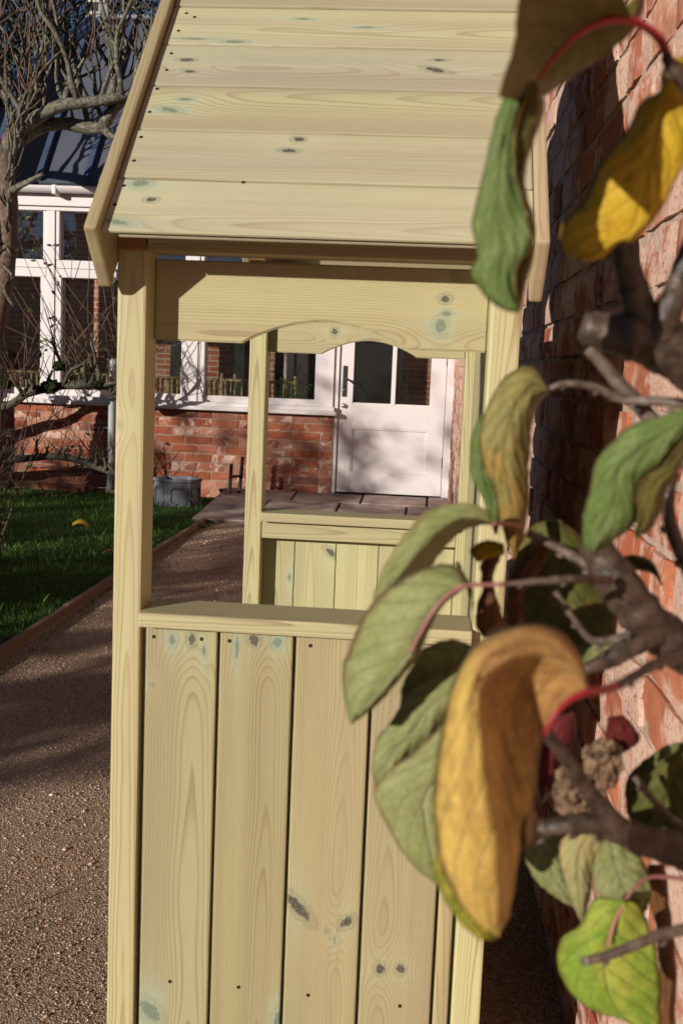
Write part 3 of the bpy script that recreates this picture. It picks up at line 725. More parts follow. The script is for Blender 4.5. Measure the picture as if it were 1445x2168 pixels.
# fern by the inner white post
M_FERN = plain('fern_green', (0.035, 0.085, 0.025), 0.5, 0.3, nscale=20)
fern = empty('fern', 'green arching fern inside the window beside the white inner post', 'plant', (at(618, 850, 10.3).x, 10.3, 0.118))
rb = random.Random(3)
box('pot', M_LEAD, fern, fern.location.x-0.09, fern.location.x+0.09, 10.21, 10.39, 0.118, 0.62, 0.02)
for k in range(9):
    a = k*0.7+0.3; tip = Vector((math.cos(a)*0.17, math.sin(a)*0.14, 0.82+0.28*rb.random())); base = Vector((0, 0, 0.5))
    P = catmull([base, Vector((tip.x*0.35, tip.y*0.35, tip.z*0.85)), tip], 12); V, Fc = [], []
    tube(V, Fc, P, [0.003]*12, 4)
    for i in range(2, 12):
        for sgn in (-1, 1):
            d = (P[min(i+1, 11)]-P[i-1]).normalized(); sd_ = d.cross(Vector((0, -1, 0.1))).normalized()*sgn
            l = 0.055*(1-abs(i-5)/10); b = len(V); V += [P[i]-d*0.006, P[i]+d*0.006, P[i]+sd_*l+d*0.02+Vector((0, 0, -0.012))]; Fc.append((b, b+1, b+2))
    obj('frond', pm('frond', V, Fc), M_FERN, fern)

# ================================================================== ARBOUR
AYN, AYF = 1.60, 2.77
LIGHT = (0.43, 0.365, 0.205); DARK = (0.205, 0.15, 0.075)
M_WOOD = wood('treated_softwood', LIGHT, DARK, seed=1)
M_POST = wood('post_softwood', (0.49, 0.43, 0.23), (0.26, 0.175, 0.075), seed=11, d0=0.02, contrast=0.6)
M_ROOFW = wood('roof_softwood', (0.48, 0.42, 0.275), DARK, seed=5, contrast=0.4)
arb = empty('garden_arbour', 'pale new timber garden arbour seat with boarded sides and pitched roof', 'arbour', (-0.17, 2.2, 0))
PX = [(-0.453, -0.411), (0.072, 0.115)]
X0, X1 = PX[0][1], PX[1][0]
def hboard(name, mat, x0, x1, yface, z0, z1, T, bev=0.002):
    """board along X facing the camera (-Y)"""
    return board(name, mat, arb, x1-x0, z1-z0, T, frame(((x0+x1)/2, yface, (z0+z1)/2), (1, 0, 0), (0, 0, 1), (0, -1, 0)), bev)
def vboard(name, mat, x0, x1, yface, z0, z1, T, bev=0.002, par=None):
    """upright board facing the camera"""
    return board(name, mat, par or arb, z1-z0, x1-x0, T, frame(((x0+x1)/2, yface, (z0+z1)/2), (0, 0, 1), (-1, 0, 0), (0, -1, 0)), bev)
def knot_on(Mw, lst):
    inv = Mw.inverted(); o = Vector((0, 0, H)); n = Mw.to_3x3() @ Vector((0, 0, 1)); c = Mw.translation
    out = []
    for (px, py, ru, rv, ang, kind) in lst:
        d = ray(px, py); t = (c-o).dot(n)/d.dot(n); P = inv @ (o+d*t); k = t*d[1]/F_PX
        out.append((P.x, P.y, max(ru, rv)*k if False else ru*k, rv*k, ang, kind))
    return out
M_NAIL = plain('nail_hole', (0.02, 0.013, 0.008), 0.7, 0.2)
nail_me = None
def nail(par, Mw_board, px, py, r=0.0022):
    global nail_me
    if nail_me is None:
        V, Fc = lathe([(0.0, 0.0006), (0.0026, 0.0005), (0.0031, 0.0), (0.0031, -0.002)], 10); nail_me = pm('nail', V, Fc); nail_me.materials.append(M_NAIL)
    o0 = Vector((0, 0, H)); n = Mw_board.to_3x3() @ Vector((0, 0, 1)); c = Mw_board.translation; d = ray(px, py); t = (c-o0).dot(n)/d.dot(n); P = o0+d*t
    o = bpy.data.objects.new('nail', nail_me); COL.objects.link(o); o.parent = par
    m = Mw_board.copy(); m.translation = P; place_sub(o, m)
# posts
ZP = 1.335
for (a, b) in PX:
    for yf, dep in ((AYN, 0.066), (AYF, 0.066)):
        kn = []
        if a < -0.4 and yf == AYN: 
            Mw = frame(((a+b)/2, yf, ZP/2), (0, 0, 1), (-1, 0, 0), (0, -1, 0)); kn = knot_on(Mw, [(257, 900, 10, 7, 0, 'p')])
        mat = wood('post_wood', (0.49, 0.43, 0.23), (0.26, 0.175, 0.075), knots=kn, seed=11+a*10+yf, d0=0.022, slope=0.016, contrast=0.6)
        vboard('post', mat, a, b, yf, 0.0, ZP, dep, 0.004)
# near side boards under the sill
edges = [-0.404, -0.2935, -0.1815, -0.067, 0.045, 0.0715]
near_knots = [[(365, 1355, 14, 10, 0, 'g'), (406, 1353, 16, 10, 0, 'd'), (432, 1378, 16, 5, 0.1, 'g'), (322, 1450, 8, 8, 0, 'p'), (318, 2140, 36, 20, 0.75, 'g')],
              [(538, 1355, 16, 12, 0.3, 'd'), (587, 1360, 14, 12, -0.6, 'g'), (502, 1372, 30, 5, 0, 'g'), (590, 2158, 30, 14, -0.3, 'g')],
              [(632, 1922, 44, 15, 0.75, 'd'), (692, 1972, 12, 10, 0, 'p'), (733, 1952, 20, 13, -0.75, 'd'), (708, 1992, 12, 3, 0, 'g')],
              [(804, 2051, 14, 12, 0.2, 'd'), (847, 2052, 13, 12, 0, 'd')], []]
near_nails = [[(326, 1348), (360, 2078), (427, 1353)], [(486, 1357), (505, 2090)], [(657, 1367), (652, 2107)], [(846, 2130), (822, 1392)], []]
cols = [((0.36, 0.31, 0.175), 0.045, 0.45), ((0.34, 0.285, 0.155), 0.014, 0.55), ((0.35, 0.285, 0.16), 0.022, 0.45), ((0.37, 0.305, 0.175), 0.03, 0.5), ((0.40, 0.32, 0.17), 0.03, 0.5)]
for i in range(5):
    a, b = edges[i], edges[i+1]-0.0045
    Mw = frame(((a+b)/2, AYN+0.006, 0.415), (0, 0, 1), (-1, 0, 0), (0, -1, 0))
    mat = wood('side_board_wood', cols[i][0], DARK, knots=knot_on(Mw, near_knots[i]), seed=20.0+i*3.7, d0=cols[i][1], slope=0.02, contrast=cols[i][2], v0=0.008*(i-2))
    o = board('side_board', mat, arb, 0.74, b-a, 0.018, Mw, 0.003)
    for p in near_nails[i]: nail(o, Mw, *p)
vboard('backing_board', M_WOOD, -0.408, 0.0715, AYN+0.0245, 0.05, 0.784, 0.008, 0)
# sills
Mw = frame(((X0+X1)/2, 1.583, 0.796), (1, 0, 0), (0, 0, 1), (0, -1, 0))
sillM = wood('sill_wood', (0.45, 0.385, 0.22), DARK, seed=51, d0=0.01, contrast=0.55)
board('arm_sill', sillM, arb, X1-X0-0.001, 0.0225, 0.105, Mw, 0.003)
board('arm_sill', sillM, arb, X1-X0-0.001, 0.0225, 0.095, frame(((X0+X1)/2, AYF-0.02, 0.797), (1, 0, 0), (0, 0, 1), (0, -1, 0)), 0.003)
hboard('side_rail', M_WOOD, X0+0.0005, X1-0.0005, AYF+0.004, 0.742, 0.7855, 0.03)
far_edges = [-0.409, -0.330, -0.225, -0.118, -0.012, 0.0715]
fk = [[(612, 1222, 9, 4, 0, 'g')], [(700, 1170, 16, 8, 0.9, 'd')], [(805, 1185, 16, 3, 0, 'g')], [], []]
for i in range(5):
    Mw = frame(((far_edges[i]+far_edges[i+1])/2, AYF+0.046, 0.40), (0, 0, 1), (-1, 0, 0), (0, -1, 0))
    mat = wood('far_board_wood', (0.46, 0.41, 0.225), (0.27, 0.21, 0.10), knots=knot_on(Mw, fk[i]), seed=70+i*2.3, d0=0.03, green=0.35)
    board('side_board', mat, arb, 0.70, far_edges[i+1]-far_edges[i]-0.002, 0.018, Mw, 0.002)
# valances with the arch cut out of the lower edge
def valance(yf, z0, z1, T, arch, kn, seed, col):
    a, b, pk = arch; cx = (X0+X1)/2; cz = (z0+z1)/2; prof = [(X0+0.0005, z0)]
    n = 22
    for k in range(n+1):
        t = k/n; x = a+(b-a)*t; prof.append((x, z0+pk*math.sin(math.pi*t)**0.86 if 0 < k < n else z0))
    prof += [(X1-0.0005, z0), (X1-0.0005, z1), (X0+0.0005, z1)]
    bm = bmesh.new(); f = [bm.verts.new((x-cx, z-cz, 0)) for x, z in prof]; r = [bm.verts.new((x-cx, z-cz, -T)) for x, z in prof]
    bm.faces.new(f); bm.faces.new(r[::-1]); m = len(prof)
    for i in range(m): bm.faces.new((f[i], r[i], r[(i+1) % m], f[(i+1) % m]))
    bmesh.ops.recalc_face_normals(bm, faces=bm.faces[:])
    Mw = frame((cx, yf, cz), (1, 0, 0), (0, 0, 1), (0, -1, 0))
    mat = wood('valance_wood', col, DARK, knots=knot_on(Mw, kn), seed=seed, d0=0.03, slope=0.01, v0=-0.04, contrast=0.5)
    be = [e for e in bm.edges if len(e.link_faces) == 2 and e.calc_face_angle(0) > 0.8]
    bmesh.ops.bevel(bm, geom=be, offset=0.002, segments=2, affect='EDGES')
    o = obj('valance', bm_mesh(bm, 'valance'), mat, arb); place(o, Mw); return o
valance(AYN+0.048, 1.200, 1.316, 0.018, (-0.281, -0.042, 0.035), [(942, 633, 12, 9, 0, 'd'), (945, 664, 12, 7, 0, 'g'), (932, 690, 14, 18, 0, 'g'), (965, 585, 16, 22, 0.7, 'p')], 81, (0.40, 0.335, 0.18))
valance(AYF+0.03, 1.202, 1.33, 0.018, (-0.278, -0.046, 0.036), [(708, 702, 8, 8, 0, 'd')], 83, (0.47, 0.405, 0.225))
# wall plates and rafter ends
AL = math.radians(46.0); EY, EZ = 1.513, 1.339
hboard('wall_plate', M_WOOD, X0+0.001, 0.118, AYN-0.004, 1.322, 1.345, 0.06)
hboard('wall_plate', M_WOOD, X0+0.001, 0.118, AYF+0.006, 1.335, 1.40, 0.06)
M_RAFT = wood('rafter_wood', (0.30, 0.15, 0.065), (0.20, 0.09, 0.035), seed=61)
for (a, b) in PX:
    hboard('rafter_end', M_RAFT, a, b-0.0015, AYN-0.003, ZP+0.0005-0.013, 1.3425, 0.058)
    ua = Vector((0, math.cos(AL), math.sin(AL))); 
    for sgn, y0 in ((1, AYN+0.07), (-1, AYF-0.002)):
        u = Vector((0, sgn*math.cos(AL), math.sin(AL))); nn = Vector((0, -sgn*math.sin(AL), math.cos(AL)))
        L = 0.72; start = Vector(((a+b)/2, (EY if sgn > 0 else 2*2.2-EY), EZ))+u*0.17-nn*0.022
        board('rafter', M_RAFT, arb, L, b-a-0.004, 0.045, frame(start+u*L/2, u, Vector((-1, 0, 0)) if sgn > 0 else Vector((1, 0, 0)), nn), 0.002)
# roof boards
roof_knots = [[(298, 388, 22, 14, 0.1, 'g'), (320, 423, 14, 9, 0.1, 'd'), (248, 470, 32, 9, -0.25, 'g')],
              [(633, 295, 14, 9, 0, 'd'), (612, 319, 20, 8, -0.1, 'd')],
              [(392, 210, 16, 7, 0, 'g'), (358, 232, 26, 9, -0.3, 'g')],
              [(395, 127, 18, 7, 0, 'd'), (402, 151, 14, 6, -0.1, 'd'), (921, 148, 28, 8, -0.3, 'd'), (930, 127, 18, 5, 0, 'd')],
              [(497, 88, 26, 6, 0, 'g'), (776, 58, 24, 4, 0, 'g'), (643, 40, 20, 4, 0, 'g'), (410, 82, 40, 4, 0, 'g')], [], [], [], []]
roof_nails = [[(263, 393), (244, 433), (515, 386)], [(299, 290), (284, 340)], [(333, 188), (317, 237)], [(363, 113), (353, 148)], [(395, 28), (378, 65), (412, 36)], [], [], [], []]
XRL, XRR = -0.4515, 0.1195; RW = 0.1125
for sgn in (1, -1):
    u = Vector((0, sgn*math.cos(AL), math.sin(AL))); nn = Vector((0, -sgn*math.sin(AL), math.cos(AL)))
    e0 = Vector(((XRL+XRR)/2, EY if sgn > 0 else 4.44-EY, EZ))
    for i in range(9):
        W = RW-0.0024; wob = random.Random(i*5+sgn).uniform(-0.0014, 0.0014)
        Mw = frame(e0+u*(RW*(i+0.5))+nn*wob, (1, 0, 0) if sgn > 0 else (-1, 0, 0), u, nn) @ Matrix.Rotation(wob*4, 4, 'X')
        kn = knot_on(Mw, roof_knots[i]) if sgn > 0 else []
        if kn or sgn > 0:
            mat = wood('roof_board_wood', (0.465-0.02*(i % 2), 0.415-0.015*(i % 2), 0.285-0.012*(i % 3)), (0.27, 0.21, 0.11), knots=kn, seed=100+i*4.1, d0=0.03+0.012*(i % 3), slope=0.015*(1 if i % 2 else -1), v0=0.02*((i % 3)-1), contrast=0.42)
        else: mat = M_ROOFW
        o = board('roof_board', mat, arb, XRR-XRL, W, 0.016 if i else 0.0045, Mw, 0.0032 if i else 0.0012)
        if i == 0:
            board('board_lip', mat, arb, XRR-XRL-0.026, W-0.002, 0.0045, Mw @ Matrix.Translation((0.008, 0.0012, -0.0085)), 0.0012)
            board('board_tongue', mat, arb, XRR-XRL-0.004, W-0.016, 0.0036, Mw @ Matrix.Translation((0, 0.009, -0.0048)), 0)
        if sgn > 0:
            for p in roof_nails[i]: nail(o, Mw, *p)
    for x, hand in ((-0.4525-0.0185, 0), (0.1205, 1)):
        L = 1.04; Wb = 0.104
        Mw = frame(Vector((x+0.00925*2*(1) if False else x+0.018, 0, 0)), u, nn, Vector((1, 0, 0)))
        c = Vector((x+0.018, EY if sgn > 0 else 4.44-EY, EZ))+u*(L/2-0.012)+nn*(0.014-Wb/2)
        ux = u; uy = nn; uz = u.cross(nn)
        off = Vector((0, 0, 0)) if uz.x > 0 else Vector((-0.018, 0, 0))
        mb = wood('barge_wood', (0.41, 0.33, 0.19) if hand == 0 else (0.46, 0.34, 0.215), DARK, seed=130+x*9+sgn, contrast=0.45)
        board('barge_board', mb, arb, L, Wb, 0.018, frame(c+off, ux, uy, uz), 0.004)
# back boards (upright) and seat, hidden from here but part of the arbour
for k in range(11):
    y0 = AYN+0.07+k*0.1; W = 0.098
    board('back_board', M_WOOD, arb, 1.02, W, 0.016, frame((0.094, y0+0.049, 0.81), (0, 0, 1), (0, 1, 0), (-1, 0, 0)), 0.002)
for k in range(4):
    x0 = -0.40+k*0.112
    board('seat_board', M_WOOD, arb, AYF-AYN-0.075, 0.105, 0.02, frame((x0+0.053, (AYN+AYF)/2+0.033, 0.46), (0, 1, 0), (-1, 0, 0), (0, 0, 1)), 0.003)
board('seat_front', M_WOOD, arb, AYF-AYN-0.08, 0.30, 0.02, frame((-0.375, (AYN+AYF)/2+0.033, 0.285), (0, -1, 0), (0, 0, 1), (-1, 0, 0)), 0.002)

# ================================================================== SMALL THINGS BY THE DOOR
def planter():
    c = at(376, 1046, 9.0); c.z = 0.0
    t = empty('lead_planter', 'grey octagonal lead planter with quatrefoil panels on the lawn corner', 'planter', (c.x, 9.0, 0.0))
    R, Hh, n = 0.187, 0.235, 6; rot = math.radians(-106)
    def ring(r, z): return [Vector((r*math.cos(rot+2*math.pi*k/n), r*math.sin(rot+2*math.pi*k/n), z)) for k in range(n)]
    rings = [ring(R*0.97, 0), ring(R, 0.01), ring(R, Hh-0.03), ring(R*1.07, Hh-0.018), ring(R*1.07, Hh), ring(R*0.9, Hh), ring(R*0.88, Hh-0.06), ring(R*0.86, Hh-0.10)]
    V = [p for r in rings for p in r]; Fc = []
    for i in range(len(rings)-1):
        for k in range(n): Fc.append((i*n+k, i*n+(k+1) % n, (i+1)*n+(k+1) % n, (i+1)*n+k))
    Fc.append(tuple((len(rings)-1)*n+k for k in range(n)))
    obj('bowl', pm('bowl', V, Fc), M_LEAD, t)
    # one raised quatrefoil ring on every side
    def quat(r):
        out = []
        for k in range(48):
            a = 2*math.pi*k/48; best = 0
            for q in range(4):
                ca = q*math.pi/2+math.pi/4; d = 0.55*r; h = 0.5*r
                b = math.cos(a-ca)*d; disc = h*h-(d*math.sin(a-ca))**2
                if disc > 0: best = max(best, b+math.sqrt(disc))
            out.append((best*math.cos(a), best*math.sin(a)))
        return out
    me = None
    for k in range(n):
        a = rot+2*math.pi*(k+0.5)/n; ap = R*math.cos(math.pi/n)
        if me is None:
            o1, o2 = quat(0.084), quat(0.070); V, Fc = [], []; m = 48
            for (lst, z) in ((o1, 0.0), (o1, 0.010), (o2, 0.010), (o2, -0.004)): V += [Vector((p[0], p[1], z)) for p in lst]
            for i in range(3):
                for j in range(m): Fc.append((i*m+j, i*m+(j+1) % m, (i+1)*m+(j+1) % m, (i+1)*m+j))
            me = pm('quatrefoil', V, Fc)
        o = obj('quatrefoil', me, M_LEAD, t); nrm = Vector((math.cos(a), math.sin(a), 0)); tn = Vector((-nrm.y, nrm.x, 0))
        o.matrix_basis = frame(nrm*ap+Vector((0, 0, 0.105)), tn, Vector((0, 0, 1)), nrm)
    V, Fc = lathe([(0.0, 0.0), (R*0.84, 0.0)], 8)
    s = obj('soil', pm('soil', V, Fc), plain('dark_soil', (0.03, 0.02, 0.014), 0.95, 0.1, nscale=60, namt=0.4), t); s.location = (0, 0, Hh-0.085)
planter()
M_RUST = plain('rusty_iron', (0.035, 0.028, 0.026), 0.75, 0.3, nscale=40, namt=0.4, bump=0.3)
p = atz(484, 1052, 0.10)
bs = empty('boot_scraper', 'dark iron boot scraper standing on the paving by the brick base', 'boot scraper', (p.x, p.y+0.2, 0.105))
for dx, hgt, lean in ((-0.02, 0.25, 0.01), (0.035, 0.30, 0.02)):
    V, Fc = [], []; tube(V, Fc, [Vector((dx, dx*3, 0)), Vector((dx+lean*0.5, dx*3, hgt*0.5)), Vector((dx+lean, dx*3, hgt))], [0.019, 0.017, 0.015], 6, 0.1)
    obj('upright', pm('upright', V, Fc), M_RUST, bs)
V, Fc = [], []; tube(V, Fc, [Vector((-0.022, -0.06, 0.14)), Vector((0.035, 0.105, 0.14))], [0.012, 0.012], 6); obj('crossbar', pm('crossbar', V, Fc), M_RUST, bs)

# ================================================================== TREES AND TWIGS
M_BARK = bark('lichened_bark', (0.055, 0.045, 0.033), (0.21, 0.185, 0.145), (0.12, 0.13, 0.07), 38)
M_BARK_DK = bark('dark_mossy_bark', (0.045, 0.038, 0.028), (0.13, 0.115, 0.085), (0.05, 0.065, 0.02), 50)
M_TWIG = bark('reddish_twig', (0.075, 0.045, 0.032), (0.17, 0.10, 0.07), (0.11, 0.085, 0.062), 60)
M_TRUNK = bark('red_brown_trunk', (0.085, 0.05, 0.036), (0.19, 0.125, 0.095), (0.10, 0.075, 0.05), 30)
def wander(p, d, L, n, amt, up=0.0, rs=random):
    P = [p.copy()]; d = d.normalized()
    for i in range(n):
        d = (d+Vector((rs.uniform(-amt, amt), rs.uniform(-amt, amt), rs.uniform(-amt, amt)+up))).normalized(); P.append(P[-1]+d*L/n)
    return P
def spurs(base, rs, par, VT, FT, L=0.5, r=0.016, twig=0.3, flat=0.25, ntw=3):
    """one knobbly upright spur with thin shoots, as on an old trained pear"""
    VL, FL = [], []; L *= TK; r *= TK*0.82; twig *= TK; w = TK
    d = Vector((rs.uniform(-0.5, 0.5), rs.uniform(-flat, flat), 1.0))
    P = wander(base, d, L, 7, 0.34, 0.14, rs); R = [r*(1-0.5*i/7)*(1+0.25*rs.uniform(-1, 1)) for i in range(8)]
    tube(VL, FL, P, R, 8, 0.22)
    for k in range(ntw):
        i = rs.randint(2, 7); q = P[i]
        side = Vector((rs.choice((-1, 1))*rs.uniform(0.3, 1.0), rs.uniform(-0.4, 0.4), rs.uniform(0.4, 1.3)))
        Q = wander(q, side, L*rs.uniform(0.2, 0.42), 4, 0.25, 0.15, rs); tube(VL, FL, Q, [r*0.55, r*0.5, r*0.42, r*0.42, r*0.36], 6, 0.12)
        for m in range(rs.randint(0, 2)):
            T = wander(Q[rs.randint(1, 4)], Vector((rs.uniform(-0.9, 0.9), rs.uniform(-0.3, 0.3), 1)), twig*rs.uniform(0.4, 1.2), 5, 0.2, 0.05, rs)
            tube(VT, FT, T, [0.0055*w, 0.005*w, 0.0045*w, 0.004*w, 0.0035*w, 0.0025*w], 5)
    for m in range(2):
        T = wander(P[-1], Vector((rs.uniform(-0.45, 0.45), rs.uniform(-0.3, 0.3), 1)), twig*rs.uniform(0.7, 1.4), 5, 0.10, 0.05, rs)
        tube(VT, FT, T, [r*0.4, 0.006*w, 0.005*w, 0.0045*w, 0.004*w, 0.003*w], 5)
    obj('spur', pm('spur', local(VL, par), FL), M_BARK, par, True)
def local(V, o): return [v-o.location for v in V]

# old pear at the left edge with two thick arms and many upright spurs
TY = 8.7; TK = TY/6.4
tree = empty('pear_tree', 'old lichened pear tree with gnarled arms and bare upright shoots at the left edge', 'tree', (at(-70, 1190, TY).x, TY, 0))
rs = random.Random(21)
def px_limb(name, pts, mat, parent, n=0, sides=12, rough=0.05):
    V, Fc = tube_px(pts, n, sides, rough); return obj(name, pm(name, local(V, parent), Fc), mat, parent, True)
g = tree.location
px_limb('trunk', [(-70, 1190, TY, 26), (-45, 900, TY, 23), (-6, 680, TY, 20), (12, 560, TY, 19), (18, 440, TY, 20), (12, 360, TY, 22), (16, 310, TY, 20), (40, 270, TY, 17)], M_TRUNK, tree, 34)
armA = [(14, 320, TY, 20), (38, 280, TY, 16), (80, 248, TY-.02, 14), (130, 224, TY-.05, 13), (190, 216, TY-.05, 12), (240, 208, TY-.05, 11), (285, 197, TY, 9), (330, 190, TY, 7)]
armB = [(40, 300, TY+.05, 14), (85, 270, TY+.12, 14), (140, 262, TY+.14, 13), (195, 272, TY+.12, 14), (216, 268, TY+.1, 13), (240, 232, TY+.08, 12), (272, 204, TY+.05, 10), (300, 180, TY+.05, 8)]
armC = [(14, 330, TY, 18), (-30, 290, TY-.05, 15), (-90, 260, TY-.05, 13), (-150, 255, TY, 12)]
armD = [(216, 270, TY+.1, 10), (236, 288, TY+.08, 8), (246, 292, TY+.06, 6)]
armE = [(6, 420, TY, 10), (40, 395, TY-.1, 8), (60, 385, TY-.15, 6), (92, 368, TY-.2, 4)]
for a in (armA, armB, armC, armD, armE): px_limb('limb', a, M_BARK, tree, 0, 11, 0.10)
VL, FL, VT, FT = [], [], [], []
bases = [(x, y+8, TY) for (x, y, Y, r) in armA[1:]+armC[1:]]
def arm_pt(arm, t):
    P = catmull([Vector((a[0], a[1], a[2])) for a in arm], 40); return P[int(t*39)]
for t in np.linspace(0.08, 0.95, 14):
    q = arm_pt(armA, t); spurs(at(q.x, q.y, q.z), rs, tree, VT, FT, rs.uniform(0.42, 0.72), rs.uniform(0.014, 0.024), 0.34, 0.25, 5)
for t in np.linspace(0.2, 0.95, 8):
    q = arm_pt(armB, t); spurs(at(q.x, q.y, q.z), rs, tree, VT, FT, rs.uniform(0.35, 0.7), rs.uniform(0.013, 0.022), 0.34, 0.25, 5)
for t in np.linspace(0.05, 0.9, 6):
    q = arm_pt(armC, t); spurs(at(q.x, q.y, q.z), rs, tree, VT, FT, rs.uniform(0.4, 0.75), rs.uniform(0.014, 0.022), 0.34, 0.25, 5)
for px, py in ((10, 380), (20, 420), (28, 330), (45, 300), (14, 470)):
    spurs(at(px, py, TY-0.1), rs, tree, VT, FT, rs.uniform(0.25, 0.5), 0.012, 0.3, 0.2, 3)
# stubby spurs on the trunk lower down
for px, py in ((30, 650), (28, 590), (24, 540)):
    spurs(at(px, py, TY-0.08), rs, tree, VT, FT, 0.22, 0.013, 0.14, 0.3, 4)
tag(obj('shoots', pm('shoots', local(VT, tree), FT), M_TWIG, tree, True), kind='stuff')

# wall-trained espalier in front of the brick base
def leaf_quad(V, Fc, p, d, n, L, W):
    s = d.cross(n).normalized(); b = len(V)
    V += [p, p+d*L*0.35+s*W*0.5+n*0.004, p+d*L*0.75+s*W*0.35, p+d*L, p+d*L*0.75-s*W*0.35, p+d*L*0.35-s*W*0.5+n*0.004, p+d*L*0.5-n*0.004]
    Fc += [(b, b+1, b+6), (b+1, b+2, b+6), (b+2, b+3, b+6), (b+3, b+4, b+6), (b+4, b+5, b+6), (b+5, b, b+6)]
EYD = 9.15
esp = empty('espalier_pear', 'mossy espalier with twiggy spurs trained along the brick base below the window', 'tree', (at(-120, 1000, EYD).x, EYD, 0))
rs = random.Random(31)
px_limb('trunk', [(-120, 1090, EYD, 20), (-122, 950, EYD, 19), (-118, 840, EYD, 16), (-118, 700, EYD, 12)], M_BARK_DK, esp)
a1 = [(-118, 900, EYD, 13), (-40, 872, EYD, 12), (20, 858, EYD, 11), (60, 832, EYD, 9), (110, 820, EYD, 10), (160, 815, EYD, 9), (205, 812, EYD, 9), (236, 838, EYD, 9), (275, 832, EYD, 7), (330, 815, EYD, 5)]
a2 = [(-118, 985, EYD, 12), (-20, 975, EYD, 10), (40, 972, EYD, 8), (110, 966, EYD, 8), (170, 975, EYD, 8), (238, 1000, EYD, 6), (300, 1004, EYD, 4)]
a3 = [(-118, 1060, EYD, 8), (-10, 1072, EYD, 6), (60, 1066, EYD, 5), (120, 1058, EYD, 4), (172, 1036, EYD, 2)]
for a in (a1, a2, a3): px_limb('limb', a, M_BARK_DK, esp, 0, 10, 0.14)
VL, FL, VT, FT, VV, FV = [], [], [], [], [], []
def low_spur(arm, t, L, dense, leafy=0.0, rr=0.011):
    VL, FL = [], []; q = arm_pt(arm, t); b = at(q.x, q.y, q.z-0.02)
    P = wander(b, Vector((rs.uniform(-0.6, 0.6), rs.uniform(-.3, 0.1), 0.8)), L*0.4, 5, 0.5, 0.1, rs); tube(VL, FL, P, [rr*1.5, rr*1.4, rr*1.5, rr*1.1, rr, rr*.8], 6, 0.28)
    obj('spur', pm('spur', local(VL, esp), FL), M_BARK_DK, esp, True)
    for k in range(dense):
        T = wander(P[rs.randint(1, 5)], Vector((rs.uniform(-0.7, 0.7), rs.uniform(-.3, .3), rs.uniform(0.3, 1))), L*rs.uniform(0.35, 1.2), 5, 0.16, 0.05, rs)
        tube(VT, FT, T, [0.0042, 0.0036, 0.0034, 0.003, 0.0026, 0.0018], 4)
        if rs.random() < leafy:
            for _ in range(2): leaf_quad(VV, FV, T[-1-rs.randint(0, 2)], Vector((rs.uniform(-1, 1), rs.uniform(-.4, .1), rs.uniform(-.2, .6))).normalized(), Vector((0, -1, 0.3)), 0.055, 0.022)
for t in np.linspace(0.28, 0.98, 13): low_spur(a1, t, rs.uniform(0.35, 0.8), 5, 0.22, 0.012)
for t in (0.62, 0.70, 0.74, 0.80): low_spur(a1, t, 1.1, 6, 0.6, 0.012)
for t in np.linspace(0.30, 0.95, 13): low_spur(a2, t, rs.uniform(0.18, 0.40), 5, 0.08, 0.011)
for t in np.linspace(0.3, 0.98, 9): low_spur(a3, t, rs.uniform(0.10, 0.2), 3, 0.0, 0.005)
tag(obj('shoots', pm('shoots', local(VT, esp), FT), M_TWIG, esp, True), kind='stuff')
obj('leaves', pm('leaves', local(VV, esp), FV), plain('small_green_leaf', (0.075, 0.105, 0.03), 0.5, 0.3, nscale=12, namt=0.3), esp)['kind'] = 'stuff'
# moss cushions on the upper arm
def blob(name, p, r, mat, par, seed, sq=0.7):
    bm = bmesh.new(); bmesh.ops.create_icosphere(bm, subdivisions=4, radius=1.0)
    for v in bm.verts:
        k = 1+0.35*mnoise.noise(v.co*1.8+Vector((seed, 0, 0)))-0.40*abs(mnoise.noise(v.co*3.4+Vector((0, seed, 0))))+0.10*mnoise.noise(v.co*11); v.co = Vector((v.co.x*r*k, v.co.y*r*k*0.8, v.co.z*r*k*sq))
    o = obj(name, bm_mesh(bm, name), mat, par); o.location = p-par.location; return o
M_MOSS = plain('dark_moss', (0.022, 0.03, 0.010), 0.95, 0.1, nscale=70, namt=0.4, bump=0.9, bscale=160)
for i, (px, py, rp) in enumerate(((108, 818, 22), (125, 775, 16), (205, 815, 14), (8, 812, 20), (78, 822, 10))): blob('moss_cushion', at(px, py, EYD-0.05), rp*EYD/F_PX, M_MOSS, esp, i*3.1)
# eye bolt and training wires on the brick base
M_WIRE = plain('galvanised_wire', (0.45, 0.45, 0.45), 0.4, 0.5, 0.7)
for px0, py0, px1, py1, lab in ((200, 905, 300, 909, 'upper galvanised training wire on the brick base'), (60, 986, 320, 996, 'middle galvanised training wire on the brick base'), (195, 1032, 300, 1036, 'lowest galvanised training wire on the brick base')):
    a, b = at(px0, py0, FY-0.06), at(px1, py1, FY-0.06); V, Fc = [], []
    tube(V, Fc, [a, (a+b)/2, b], [0.0035]*3, 6)
    for k in range(16):
        pass
    w = obj('training_wire', pm('training_wire', V, Fc), M_WIRE, None); tag(w, lab, 'wire', 'training wires on the orangery base')
    V, Fc = [], []
    c = a+Vector((-0.014, 0, 0)); ringp = [c+Vector((0.014*math.cos(t), 0, 0.014*math.sin(t))) for t in np.linspace(0, 2*math.pi, 14)]
    tube(V, Fc, ringp, [0.0045]*14, 6); obj('eye_bolt', pm('eye_bolt', V, Fc), M_WIRE, w)

